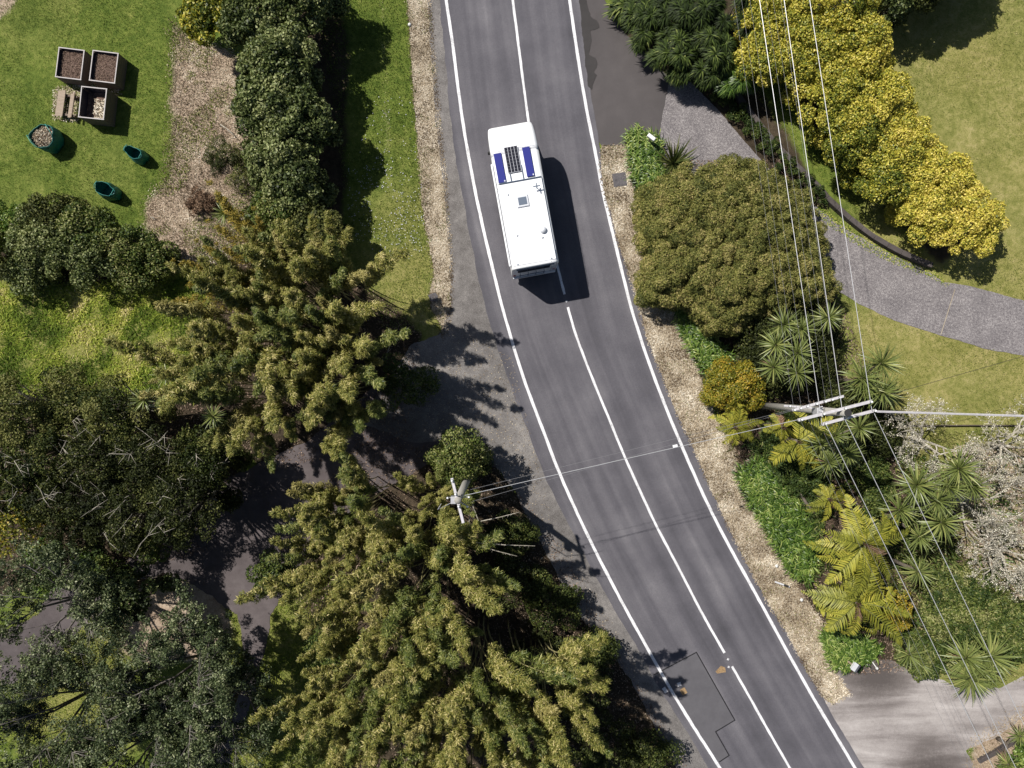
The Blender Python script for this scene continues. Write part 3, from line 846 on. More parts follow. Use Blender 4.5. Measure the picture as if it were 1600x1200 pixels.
X2, Y2 = scatter_xy([(570, 150), (650, 150), (655, 250), (560, 250)], 6)
X = np.concatenate([X, X2]); Y = np.concatenate([Y, Y2])
litter('fallen_petals', X, Y, 0.05, 0.04, M['petal'], None, 0.04, 'scattered white petals on the grass verge', 'petals')
X, Y = scatter_xy([(690, 500), (800, 560), (860, 800), (1000, 1050), (1060, 1200), (900, 1200), (740, 760), (640, 640)], 40)
litter('dry_leaf_litter', X, Y, 0.07, 0.03, M['litter'], 0.3 + 0.25 * rng.normal(size=len(X)), 0.02, 'twigs and dead leaves fallen along the bamboo side of the shoulder', 'leaf litter')
for nm, poly, d, lab in (('bed_mulch', [(985, 250), (1240, 250), (1300, 440), (1380, 620), (1420, 760), (1510, 820), (1520, 1040), (1330, 1055), (1210, 880), (1160, 740), (1100, 600), (1050, 480), (990, 380)], 130, 'brown mulch and dead leaves under the right garden plants'),
                     ('bed_mulch', SOILZ[4], 60, 'dead bamboo leaves under the lower bamboo clumps'),
                     ('bed_mulch', SOILZ[2], 60, 'dead bamboo leaves under the upper bamboo clumps'),
                     ('bed_mulch', SOILZ[3], 60, 'dead leaves under the dark trees at the left')):
    X, Y = scatter_xy(poly, d)
    litter(nm, X, Y, 0.12, 0.04, M['mulch'], None, 0.02, lab, 'mulch', 0.5)


for i, (x0, y0, x1, y1, lab) in enumerate([(345, 195, 372, 218, 'thin fallen branch on the dry clippings above the feathery bush'), (600, 565, 612, 532, 'pale fallen branch lying at the driveway mouth under the upper bamboo'), (236, 340, 244, 343, 'short white stick on the clippings beside the hedge')]):
    m = MB(); a = G(x0, y0, .06); b = G(x1, y1, .12); m.tube([a, a.lerp(b, .5) + Vector((.05, .04, .05)), b], [.03, .02, .01], 6)
    m.tube([a.lerp(b, .4), a.lerp(b, .7) + Vector((.15, -.1, .1))], [.012, .004], 4)
    tag(m.build('fallen_branch', M['bark_pale'], smooth=True), lab, 'branch')
# ------------------------------------------------------------------ foliage
def blob_points(c, rad, n, r, low=0.35, shell=0.72):
    """points and outward normals over a lumpy ellipsoid; few on the underside"""
    d = unit(r.normal(size=(int(n * 1.6), 3)))
    keep = (d[:, 2] > -0.25) | (r.random(len(d)) < low)
    d = d[keep][:n]
    k = r.normal(size=(3, 3)) * 2.6; ph = r.random(3) * 6
    lump = 1 + 0.13 * np.sin(d @ k[0] + ph[0]) + 0.10 * np.sin(d @ (k[1] * 1.9) + ph[1]) + 0.07 * np.sin(d @ (k[2] * 3.3) + ph[2])
    rr = (shell + (1.05 - shell) * r.random(len(d)) ** 0.6) * lump
    p = np.asarray(c) + d * np.asarray(rad) * rr[:, None]
    return p, unit(d / np.asarray(rad))


def crown_mesh(name, blobs, mat, dens=230, L=0.10, W=0.06, spread=0.55, tint0=0.5, tvar=0.22, cvar=0.12, seed=1, up=0.0, low=0.3, along=None, along_w=0.0, shell=0.72):
    """blobs: list of (centre, radii). dens: leaves per square metre of blob surface"""
    r = np.random.default_rng(seed)
    Ps, Ns, Ts = [], [], []
    for c, rad in blobs:
        a, b, h = rad
        area = 4 * math.pi * ((a * b) ** 1.6 / 3 + (a * h) ** 1.6 / 3 + (b * h) ** 1.6 / 3) ** (1 / 1.6)
        n = max(12, int(area * dens * 0.75))
        p, q = blob_points(c, rad, n, r, low, shell)
        Ps.append(p); Ns.append(q + np.array([0, 0, up]))
        Ts.append(tint0 + cvar * r.normal() + tvar * r.normal(size=len(p)))
    p = np.concatenate(Ps); q = np.concatenate(Ns); t = np.concatenate(Ts)
    keep = p[:, 2] > 0.03
    p, q, t = p[keep], q[keep], t[keep]
    al = None
    if along == 'out': al = unit(q)
    V, F, tt = leaf_cards(p, q, L, W, spread, t, al, along_w, r=r)
    V[:, 2] = np.maximum(V[:, 2], 0.02)
    return np_mesh(name, V, F, mat, tt)


def split_blobs(cx, cy, R, h0, h1, k, size, r, Ry=None, flat=0.8, top=1.0):
    """k clumps over a domed crown between heights h0 and h1, centred on cx, cy (local)"""
    Ry = Ry or R
    out = []
    for i in range(k):
        f = (i + 0.5) / k
        rr = math.sqrt(f) * 0.86
        a = i * 2.39996 + r.uniform(-0.35, 0.35)
        x = cx + rr * R * math.cos(a); y = cy + rr * Ry * math.sin(a)
        dome = math.sqrt(max(0.0, 1 - rr * rr))
        z = h0 + (h1 - h0) * (0.15 + 0.85 * dome) * r.uniform(0.86, 1.05) - size * flat * 0.6
        s = size * r.uniform(0.7, 1.25)
        out.append(((x, y, max(z, s * 0.5)), (s, s * r.uniform(0.8, 1.2), s * flat)))
    # lower ring filling the sides
    for i in range(k // 2):
        a = i * 2.39996 * 1.3
        rr = r.uniform(0.5, 0.85)
        s = size * r.uniform(0.7, 1.1)
        out.append(((cx + rr * R * math.cos(a), cy + rr * Ry * math.sin(a), max(s * 0.6, h0 * 0.6 + (h1 - h0) * 0.25 * r.random())), (s, s, s * flat)))
    return out


def limbs_mesh(mat, blobs, hfork, r0, r, top, dead=0, lean=(0, 0)):
    """a tapered trunk with limbs that end inside the clumps"""
    mb = MB()
    fork = Vector((lean[0], lean[1], hfork))
    mb.tube([(0, 0, -0.1), (lean[0] * .3, lean[1] * .3, hfork * 0.5), fork], [r0 * 1.25, r0, r0 * 0.85], 8)
    for (c, rad) in blobs:
        c = Vector(c)
        if c.z < hfork * 0.7: continue
        mid = fork.lerp(c, 0.5) + Vector((r.uniform(-.2, .2), r.uniform(-.2, .2), r.uniform(0, .25)))
        mb.tube([fork, mid, c], [r0 * 0.45, r0 * 0.3, r0 * 0.1], 5)
    for k in range(dead):
        a = r.uniform(0, 6.28); q = fork + Vector((math.cos(a), math.sin(a), 0)) * r.uniform(0.4, top[0])
        q.z = top[1] * r.uniform(0.8, 1.02)
        p1 = q + Vector((r.uniform(-.9, .9), r.uniform(-.9, .9), r.uniform(.0, .3)))
        mb.tube([fork, q, p1], [r0 * .3, r0 * .11, 0.006], 4)
        for w in range(4):
            o_ = q.lerp(p1, r.uniform(-.3, .9)); mb.tube([o_, o_ + Vector((r.uniform(-.6, .6), r.uniform(-.6, .6), r.uniform(0, .25)))], [0.012, 0.004], 4)
    return mb.mesh('trunk', mat, smooth=True)


_seed = [100]
def tree(name, label, cat, px, py, h, R, mat, k=9, size=0.9, h0=None, dens=200, L=0.12, W=0.07, spread=0.6, trunk=0.11, group=None, Ry=None, tint0=0.5, tvar=0.22, cvar=0.12, flat=0.8,
         bark='bark', at_ground=False, low=0.3, dead=0, along=None, along_w=0.0, up=0.0, shell=0.72, rz=0.0):
    """px, py: where the photo shows the crown's middle; h: its height"""
    _seed[0] += 1
    r = random.Random(_seed[0])
    h0 = h * 0.45 if h0 is None else h0
    base = G(px, py) if at_ground else P(px, py, (h + h0) / 2)
    root = empty(name, (base.x, base.y, 0), rz)
    tag(root, label, cat, group)
    blobs = split_blobs(0, 0, R, h0, h, k, size, r, Ry, flat)
    link('trunk', limbs_mesh(M[bark], blobs, max(0.15, h0 * 0.55), trunk, r, (R * 0.7, h), dead), root)
    link('crown', crown_mesh('crown', blobs, M[mat], dens, L, W, spread, tint0, tvar, cvar, _seed[0], up, low, along, along_w, shell), root)
    return root


# --- the dark tree row left of the road
gr = 'dense dark trees in the row left of the road'
rowA = [
    (322, 18, 4.0, 1.45, 'leaf_gold', 'olive yellow tree at the top of the row beside the dry clippings', 0.14),
    (405, 30, 4.6, 2.1, 'leaf_row', 'dark glossy tree at the top edge behind the olive yellow tree', 0.5),
    (470, -20, 4.8, 2.3, 'leaf_row', 'dark tree cut off by the top edge nearest the grass verge', 0.42),
    (440, 95, 4.8, 2.2, 'leaf_row', 'second tree down the dark row, broad with bright leaf tips', 0.52),
    (425, 165, 4.6, 2.0, 'leaf_row', 'dark row tree bulging left over the dry clippings', 0.5),
    (470, 190, 4.6, 2.0, 'leaf_row', 'dark row tree casting its shade straight onto the verge', 0.45),
    (440, 245, 4.4, 1.9, 'leaf_row', 'mid green row tree level with the two green garden bags', 0.55),
    (468, 290, 4.2, 1.8, 'leaf_row', 'dark row tree level with the rear of the motorhome cab', 0.45),
    (440, 345, 3.6, 1.7, 'leaf_mid', 'lighter green row tree above the small cabbage tree', 0.5),
    (495, 355, 3.8, 1.6, 'leaf_dark', 'last dark tree of the row touching the upper bamboo', 0.5),
]
for (x, y, h, R, m, lab, t0) in rowA:
    t0 += .12 if m == 'leaf_row' else .15
    tree('broadleaf_tree', lab, 'tree', x - (6 if x > 400 else 0), y, h * .84, R * .88, m, k=24, size=0.48, dens=260, L=0.15, W=0.10, spread=0.75, group=gr, tint0=t0, tvar=0.24, cvar=0.14, h0=1.6, trunk=0.14, low=0.2)

# --- hedge of dark shrubs across the left lawn
hd = [(15, 350, 1.9, 1.4, 'leaf_bright', 'bright green shrub at the left end of the garden hedge'), (50, 375, 2.4, 1.5, 'leaf_row', 'grey green hedge shrub second from the left edge'),
      (95, 385, 2.5, 1.6, 'leaf_row', 'broad grey green shrub in the middle of the garden hedge'), (75, 340, 2.2, 1.2, 'leaf_dark', 'dark shrub at the lawn side of the hedge, left half'),
      (135, 360, 2.3, 1.3, 'leaf_mid', 'round shrub at the lawn side of the hedge, under the garden bags'), (145, 408, 2.5, 1.4, 'leaf_row', 'hedge shrub bordering the tussocky grass'),
      (190, 385, 2.4, 1.4, 'leaf_mid', 'hedge shrub second from the bamboo'), (210, 425, 2.1, 1.2, 'leaf_mid', 'low hedge shrub touching the bamboo plumes'), (110, 335, 1.6, .9, 'leaf_deep', 'low olive shrub on the lawn edge of the hedge'), (235, 400, 1.8, 1.1, 'leaf_mid', 'hedge shrub nearest the orange tipped bamboo'), (45, 425, 2.0, 1.2, 'leaf_row', 'hedge shrub at the edge of the tussocky grass, left half'), (-10, 400, 2.4, 1.5, 'leaf_dark', 'dark hedge shrub cut off by the left edge')]
for (x, y, h, R, m, lab) in hd:
    tree('hedge_shrub', lab, 'shrub', x, y, h, R, m, k=9, size=0.48, dens=280, L=0.12, W=0.075, spread=0.8, group='shrubs of the hedge across the left garden', h0=0.7, trunk=0.06, tint0=0.62 if m != 'leaf_dark' else 0.8, tvar=0.27, cvar=.16)
tree('kanuka_bush', 'feathery dark green bush on the dry clippings', 'bush', 345, 245, 1.9, 0.95, 'leaf_dark', k=9, size=0.34, dens=420, L=0.17, W=0.025, spread=0.5, along='out', along_w=0.5, h0=0.4, trunk=0.05, tint0=0.6)
tree('kanuka_bush', 'thin feathery bush right of the dead fern', 'bush', 380, 285, 1.7, 0.8, 'leaf_deep', k=7, size=0.30, dens=300, L=0.16, W=0.025, spread=0.5, along='out', along_w=0.5, h0=0.4, trunk=0.04, tint0=0.7)
tree('dead_fern', 'brown dead fern heap on the dry clippings', 'fern', 312, 318, 0.75, 0.75, 'leaf_dead', k=9, size=0.28, dens=300, L=0.22, W=0.03, spread=0.9, h0=0.1, trunk=0.03, tint0=0.3)
tree('garden_shrub', 'small mid green shrub under the tree row by the bamboo', 'shrub', 405, 395, 1.5, 0.8, 'leaf_mid', k=6, size=0.4, dens=260, L=0.12, W=0.07, h0=0.3, trunk=0.04)

# --- dark trees, left middle
dk = [(35, 640, 5.5, 2.0, 'leaf_deep', 'dark leafy tree at the left edge below the tussocky grass', 0.9, 0), (110, 630, 5.2, 1.9, 'leaf_deep', 'dark rounded tree beside the tussocky grass, second from left', 0.85, 1),
      (185, 640, 5.6, 1.9, 'leaf_deep', 'dark tree left of the spiky yellow cabbage head', 0.8, 1), (70, 700, 6.0, 2.1, 'leaf_deep', 'olive topped dark tree over pale bare branches', 0.62, 4),
      (150, 720, 6.0, 2.1, 'leaf_dark', 'very dark tree in the middle of the left grove', 0.45, 4), (20, 760, 6.0, 2.1, 'leaf_deep', 'dark grove tree cut off by the left edge', 0.4, 3),
      (235, 715, 6.2, 2.2, 'leaf_dark', 'dark grove tree with white dead twigs near the bamboo', 0.5, 6), (110, 790, 6.0, 2.2, 'leaf_dark', 'shaded grove tree above the yellowing tree', 0.4, 3),
      (200, 800, 6.2, 2.2, 'leaf_dark', 'broad dark tree over the left driveway bend', 0.45, 4), (285, 790, 6.0, 2.0, 'leaf_dark', 'dark grove tree nearest the sunlit patch of driveway', 0.5, 4),
      (320, 720, 5.6, 1.6, 'leaf_deep', 'dark tree between grove and upper bamboo', 0.5, 4)]
for (x, y, h, R, m, lab, t0, dd) in dk:
    tree('grove_tree', lab, 'tree', x, y, h * (.78 + .3 * ((x * 7 + y) % 10) / 10), R * .95, m, k=24, size=0.46, dens=250, L=0.11, W=0.06, spread=0.85, group='dark grove trees at the left', tint0=t0, tvar=0.25, cvar=0.24, h0=2.2, trunk=0.15, dead=int(dd * 1.5), bark='bark_pale', low=0.2, rz=0.0)
tree('autumn_tree', 'tree with orange yellow leaves at the left edge', 'tree', 30, 815, 4.6, 1.6, 'leaf_orange', k=11, size=0.55, dens=60, L=0.14, W=0.09, h0=2.0, trunk=0.1, tint0=0.3, group=None, dead=3)
tree('kanuka_tree', 'small round green tree at the driveway bend', 'tree', 238, 850, 3.2, 0.95, 'leaf_mid', k=8, size=0.42, dens=300, L=0.12, W=0.06, h0=1.6, trunk=0.06, tint0=0.55)
tree('garden_shrub', 'green sprawling shrub under the grove at lower left', 'shrub', 85, 880, 2.2, 1.6, 'leaf_bright', k=10, size=0.5, dens=170, L=0.14, W=0.08, h0=0.6, trunk=0.05, tint0=0.35)
tree('garden_shrub', 'mid green shrub between grove and loose tree at the left edge', 'shrub', 150, 895, 2.0, 1.3, 'leaf_mid', k=8, size=0.5, dens=150, L=0.14, W=0.08, h0=0.6, trunk=0.05, tint0=0.35)
tree('garden_shrub', 'small shrub poking out between the two bamboo stands', 'shrub', 420, 895, 1.6, 1.0, 'leaf_mid', k=8, size=0.42, dens=260, L=0.13, W=0.07, h0=0.3, trunk=0.04)
tree('garden_shrub', 'olive green shrub at the top of the lower bamboo beside the left pole', 'shrub', 715, 715, 4.6, 1.35, 'leaf_mid', k=12, size=0.5, dens=260, L=0.13, W=0.06, h0=1.8, trunk=0.09, tint0=0.75)


# --- loose crowned trees, lower left: limbs and sparse clumps
def loose_tree(label, px, py, h, R, n, seed, leaf='leaf_loose', dens=150, tint0=0.55):
    r = random.Random(seed)
    base = P(px, py, h * 0.85)
    root = empty('loose_tree', (base.x, base.y, 0))
    tag(root, label, 'tree', 'open crowned trees at the lower left')
    mb = MB(); blobs = []
    fork = Vector((0, 0, h * 0.28))
    mb.tube([(0, 0, -0.1), fork], [0.22, 0.16], 8)
    nl = 9
    for i in range(nl):
        a = i / nl * 6.283 + r.uniform(-.25, .25)
        rr = R * r.uniform(0.45, 0.9)
        e = Vector((rr * math.cos(a), rr * math.sin(a), h * r.uniform(0.72, 0.95)))
        m1 = fork.lerp(e, 0.45) + Vector((r.uniform(-.3, .3), r.uniform(-.3, .3), 0.3))
        mb.tube([fork, m1, e], [0.075, 0.045, 0.018], 6)
        for j in range(int(n * 3.0)):
            t = r.uniform(0.25, 1.0)
            s = (m1.lerp(e, max(0, t - .35) / .65))
            b = a + r.uniform(-1.3, 1.3)
            L = r.uniform(0.3, 1.7)
            q = s + Vector((math.cos(b) * L, math.sin(b) * L, r.uniform(-0.1, 0.6)))
            mb.tube([s, s.lerp(q, .5) + Vector((0, 0, .08)), q], [0.016, 0.011, 0.005], 4)
            sz = r.uniform(0.17, 0.36)
            blobs.append((tuple(q), (sz, sz * r.uniform(.8, 1.2), sz * 0.6)))
            if r.random() < .6:
                q2 = q + Vector((r.uniform(-.5, .5), r.uniform(-.5, .5), r.uniform(-.1, .2)))
                blobs.append((tuple(q2), (sz * .7, sz * .7, sz * .5)))
    link('trunk', mb.mesh('trunk', M['bark_grey'], smooth=True), root)
    link('crown', crown_mesh('crown', blobs, M[leaf], dens, 0.11, 0.06, 0.9, tint0, 0.26, 0.18, seed, shell=0.2), root)


loose_tree('loose open tree at the left edge over the pale driveway', 60, 970, 7.0, 3.0, 11, 51)
loose_tree('open tree with fuller green crown, right one of the lower left group', 265, 1075, 7.0, 2.9, 13, 52, dens=190)
loose_tree('loose grey green tree in the bottom left corner', 60, 1140, 7.2, 3.4, 13, 53)
loose_tree('open tree cut off by the bottom edge beside the shaded grass', 190, 1200, 6.8, 2.9, 11, 54, tint0=0.45)
tree('broadleaf_tree', 'dense round dark green tree above the brown leaf island', 'tree', 205, 925, 4.2, 1.35, 'leaf_row', k=12, size=0.45, dens=250, L=0.15, W=0.09, h0=2.0, trunk=0.1, tint0=0.45)


loose_tree('sparse dark tree over the lower bend of the left driveway', 335, 1115, 5.5, 2.1, 7, 55, tint0=.4)
# --- bamboo: culm and plume meshes shared between clumps
def culm_curve(D, Hc, t):
    return np.array([D * t ** 2.3, 0 * t, Hc * (t - 0.10 * (D / 4) * t ** 4)]) if np.isscalar(t) else np.stack([D * t ** 2.3, 0 * t, Hc * (t - 0.10 * (D / 4) * t ** 4)], 1)


def plume_pair(D, Hc, seed, mat, n=1500, rad=0.42, t0=0.60):
    r = np.random.default_rng(seed)
    ts = np.linspace(0, 1, 9)
    mb = MB(); mb.tube([tuple(p) for p in culm_curve(D, Hc, ts)], [0.038 * (1 - 0.8 * t) + 0.004 for t in ts], 5)
    stem = mb.mesh('culm', M['culm'], smooth=True)
    # little side branches with their own tufts
    nt_ = 60
    tt = t0 + (1.03 - t0) * r.random(nt_) ** 0.85
    C0 = culm_curve(D, Hc, tt)
    prof = np.sin(np.clip((tt - t0) / (1.03 - t0), 0.04, 1) ** 0.75 * math.pi * 0.86 + 0.25) ** 0.8
    off = unit(r.normal(size=(nt_, 3))); off[:, 2] *= 0.5
    C1 = C0 + off * (rad * prof * r.uniform(0.35, 0.95, nt_))[:, None]
    idx = r.integers(0, nt_, n)
    d = unit(r.normal(size=(n, 3)))
    p = C1[idx] + d * (0.17 * r.random(n) ** 0.5)[:, None] * (0.6 + 0.6 * prof[idx])[:, None]
    out = unit(p - C0[idx] + 0.4 * d)
    axis = unit(culm_curve(D, Hc, np.minimum(tt + 0.05, 1.1)) - culm_curve(D, Hc, tt))[idx]
    al = unit(out * 0.8 + axis * 0.7 + np.array([0, 0, -0.25]))
    N = unit(out + np.array([0, 0, 0.9]))
    tint = 0.5 + 0.25 * r.normal(size=n) + (0.12 * r.normal(size=nt_))[idx]
    V, F, t4 = leaf_cards(p, N, 0.18, 0.031, 0.5, tint, al, 0.70, r=r)
    return stem, np_mesh('leaf_plume', V, F, mat, t4)


BAMR = [(0.3, 0.56, 0.70), (0.9, 0.44, 0.62), (1.5, 0.58, 0.72), (2.1, 0.42, 0.66), (2.7, 0.52, 0.60), (3.3, 0.40, 0.70)]
BAM = [plume_pair(D, 8.6, 900 + i, M['leaf_bamboo'], int(6200 * rad), rad, t0) for i, (D, rad, t0) in enumerate(BAMR)]
BAMG = [plume_pair(D * 1.05, 8.3, 920 + i, M['leaf_bamboo_green'], int(5200 * rad), rad * .9, t0 - .04) for i, (D, rad, t0) in enumerate(BAMR)]
BAMT = [plume_pair(D, 8.0, 940 + i, M['leaf_bamboo_tan'], int(4600 * rad), rad * .85, t0) for i, (D, rad, t0) in enumerate(BAMR)]
BAM2 = [plume_pair(D, 7.6, 950 + i, M['leaf_plume'], 1700, 0.40, 0.45) for i, D in enumerate([1.0, 2.0, 3.0, 3.8])]
BG = [plume_pair(D, 5.0, 970 + i, M['leaf_bright'], 1100, 0.42, 0.45) for i, D in enumerate([0.5, 1.2, 2.0])]


def bamboo(label, gx, gy, n, scale=1.0, fan=(0, 360), reach=1.0, seed=1, kit=None, spread=0.7, hvar=(0.8, 1.08), group='bamboo clumps left of the road', inner=0.0):
    kit = kit or BAM
    r = random.Random(seed)
    root = empty('bamboo_clump', G(gx, gy))
    tag(root, label, 'bamboo', group)
    for i in range(n):
        az = math.radians(fan[0] + (fan[1] - fan[0]) * ((i + r.random()) / n))
        q = math.sqrt(r.uniform(inner, 1)) * reach
        k = min(len(kit) - 1, int(q * len(kit)))
        stem, plume = kit[k] if kit is not BAM else r.choices((BAM, BAMG, BAMT), (7, 3.2, .9))[0][k]
        c = link('culm', stem, root)
        c.location = (r.gauss(0, spread * .5) + math.cos(az) * spread * q, r.gauss(0, spread * .5) + math.sin(az) * spread * q, 0)
        s = scale * r.uniform(*hvar)
        w = s * r.uniform(0.85, 1.2)
        c.scale = (w, w, s)
        c.rotation_euler = (r.gauss(0, .03), r.gauss(0, .03), az + r.gauss(0, .25))
        link('leaf_plume', plume, c)
    return root


bamboo('orange tipped bamboo fanning over the dry clippings at the upper left', 480, 470, 20, 0.86, (95, 200), 1.0, 1, BAM2, 0.8, inner=0.25)
bamboo('upper bamboo clump nearest the end of the dark tree row', 535, 475, 38, 0.90, (20, 200), 0.8, 2, None, 0.9)
bamboo('bamboo clump in the middle of the upper stand, touching the hedge', 455, 520, 44, 0.95, (0, 360), 0.95, 3, None, 1.1)
bamboo('upper bamboo clump nearest the road', 562, 548, 38, 0.90, (0, 360), 0.58, 4, None, 1.0)
bamboo('lower left clump of the upper bamboo stand', 450, 605, 34, 0.84, (60, 330), 0.85, 5, None, 1.0)
bamboo('bamboo clump at the foot of the upper stand beside the driveway mouth', 560, 605, 20, 0.84, (150, 360), 0.6, 6, None, 0.9)
bamboo('bamboo clump at the top left of the lower stand', 600, 775, 30, 0.84, (80, 300), 0.75, 11, None, 0.9)
bamboo('bamboo clump beside the left power pole', 700, 775, 22, 0.66, (0, 360), 0.7, 12, None, 0.9)
bamboo('bamboo clump on the left flank of the lower stand', 580, 830, 30, 0.85, (90, 300), 0.8, 13, None, 1.0)
bamboo('bamboo clump at the heart of the lower stand', 690, 850, 32, 1.0, (0, 360), 0.85, 14, None, 1.1)
bamboo('bamboo clump in the lower stand above the bottom edge', 640, 945, 31, 0.92, (150, 400), 0.85, 15, None, 1.1)
bamboo('bamboo clump low on the left, next to the shaded grass', 590, 1030, 30, 0.88, (120, 330), 0.8, 16, None, 1.1)
bamboo('bamboo clump in the bottom centre with upright plumes', 735, 980, 32, 1.03, (160, 390), 0.85, 17, None, 1.2)
bamboo('bamboo clump reaching toward the road shoulder, lowest on the right', 830, 1000, 22, 0.92, (210, 400), 0.85, 18, None, 0.9, inner=0.2)
bamboo('bamboo clump crossing the bottom edge', 730, 1090, 34, 0.9, (0, 360), 0.8, 19, None, 1.3)
# bare pale culms that lost their leaves
bare = empty('bare_bamboo_culms', G(735, 780))
tag(bare, 'pale leafless bamboo stems sticking out over the shoulder below the left pole', 'bamboo')
for (x0, y0, x1, y1, h) in ((748, 815, 812, 800, 6.6), (744, 848, 836, 853, 6.4), (745, 851, 808, 869, 6.2), (732, 838, 748, 812, 7.0)):
    a = P(x0, y0, h) - bare.location; b = P(x1, y1, h + 0.4) - bare.location
    mb = MB(); mid = a.lerp(b, .5) + Vector((0, 0, .12))
    mb.tube([(r0 := Vector((random.uniform(-.2, .2), random.uniform(-.2, .2), 0))), Vector((a.x * .6, a.y * .6, h * .6)), a, mid, b], [.035, .03, .022, .016, .006], 5)
    for q in range(9):
        c = a.lerp(b, .25 + q * .08) + Vector((0, 0, .08))
        mb.tube([c, c + Vector((random.uniform(-.08, .08), random.uniform(-.1, .1), random.uniform(.02, .1)))], [.008, .003], 3)
    mb.build('culm', M['bark_pale'], bare)
# shrubs under the bamboo, some added dark over mulch where deep shade belongs
for i, (x, y, h, R, m, lab) in enumerate([(640, 600, 2.2, 1.4, 'leaf_mid', 'shaded shrub under the upper bamboo by the driveway mouth'), (720, 720, 1.2, 1.6, 'leaf_deep', 'low scrub at the foot of the left power pole'),
                                          (520, 1000, 1.6, 1.3, 'leaf_mid', 'low shrub at the left foot of the lower bamboo'), (800, 900, 2.0, 1.6, 'leaf_dark', 'dark scrub in the bamboo shade beside the shoulder'),
                                          (850, 1010, 2.4, 1.7, 'leaf_dark', 'dark scrub under the bamboo plumes near the road'), (950, 1140, 2.4, 1.9, 'leaf_dark', 'dark scrub at the bottom edge beside the shoulder'), (880, 1180, 3.0, 2.0, 'leaf_deep', 'tall dark scrub at the bottom edge among the bamboo'), (860, 930, 2.0, 1.5, 'leaf_deep', 'dark scrub half way along the bamboo side of the shoulder'), (795, 830, 1.6, 1.3, 'leaf_deep', 'low dark scrub below the bare bamboo stems'), (905, 1060, 2.2, 1.6, 'leaf_dark', 'dark scrub where the bamboo plumes reach the shoulder'), (925, 1005, 1.5, 1.1, 'leaf_deep', 'small dark scrub at the ragged shoulder edge'), (1010, 1165, 1.8, 1.3, 'leaf_deep', 'dark scrub lowest along the shoulder edge')]):
    tree('scrub_bush', lab, 'bush', x, y, h, R, m, k=9, size=0.5, dens=200, L=0.13, W=0.06, h0=h * .3, trunk=0.05, at_ground=True, group='low scrub under the bamboo')

# --- right side: golden hedge
gold = [(1185, 95, 3.2, 1.3), (1205, 50, 3.6, 1.6), (1425, 275, 3.2, 1.3), (1215, 20, 4.0, 2.1), (1290, 10, 4.2, 2.1), (1245, 85, 3.9, 2.0), (1325, 85, 4.0, 1.9), (1290, 150, 3.8, 1.9), (1360, 170, 3.8, 1.75), (1325, 215, 3.6, 1.7), (1395, 235, 3.6, 1.6), (1370, 280, 3.2, 1.4), (1455, 290, 3.4, 1.75), (1500, 350, 3.2, 1.85), (1440, 335, 3.0, 1.4)]
gl = ['small golden shrub tip beside the dark strappy bank', 'golden shrub on the left flank of the hedge near the top edge', 'yellow shrub wedged between the lower middle ones on the lawn side', 'golden shrub at the top left of the hedge, under the wires', 'golden shrub at the top edge beside the dark tree', 'greenish golden shrub beside the strappy dark bank', 'golden shrub against the round tree shadow', 'golden shrub in the upper middle of the hedge',
      'bright golden shrub on the lawn side, upper middle', 'golden shrub with green patches on the wall side', 'golden shrub on the lawn side, lower middle', 'greener shrub on the wall side above the shadow band', 'bright yellow shrub second from the lower end',
      'big yellow rounded shrub at the lower end of the hedge', 'yellow shrub overhanging the low wall near the lower end']
for i, ((x, y, h, R), lab) in enumerate(zip(gold, gl)):
    tree('golden_shrub', lab, 'shrub', x + 9, y - 5, h * (.80 + .4 / h), R * 1.08, 'leaf_gold', k=36, size=0.40, dens=330, L=0.11, W=0.07, spread=0.7, group='golden shrubs of the right hedge', h0=1.0, trunk=0.08,
         tint0=[.42, .45, .5, .42, .48, .38, .5, .45, .52, .34, .52, .3, .62, .66, .6][i], tvar=0.2, cvar=0.1, low=0.4)
tree('shade_tree', 'big dark tree cut by the top edge that shades the right lawn', 'tree', 1412, -40, 4.4, 2.75, 'leaf_dark', k=30, size=0.80, dens=300, L=0.15, W=0.09, at_ground=True, h0=1.2, trunk=0.2, tint0=0.5)
tree('shade_shrub', 'dark grey green shrub between golden hedge and round tree shadow', 'shrub', 1388, 8, 3.0, 1.3, 'leaf_row', k=10, size=0.5, dens=230, L=0.14, W=0.08, h0=1.0, trunk=0.08, tint0=0.4)

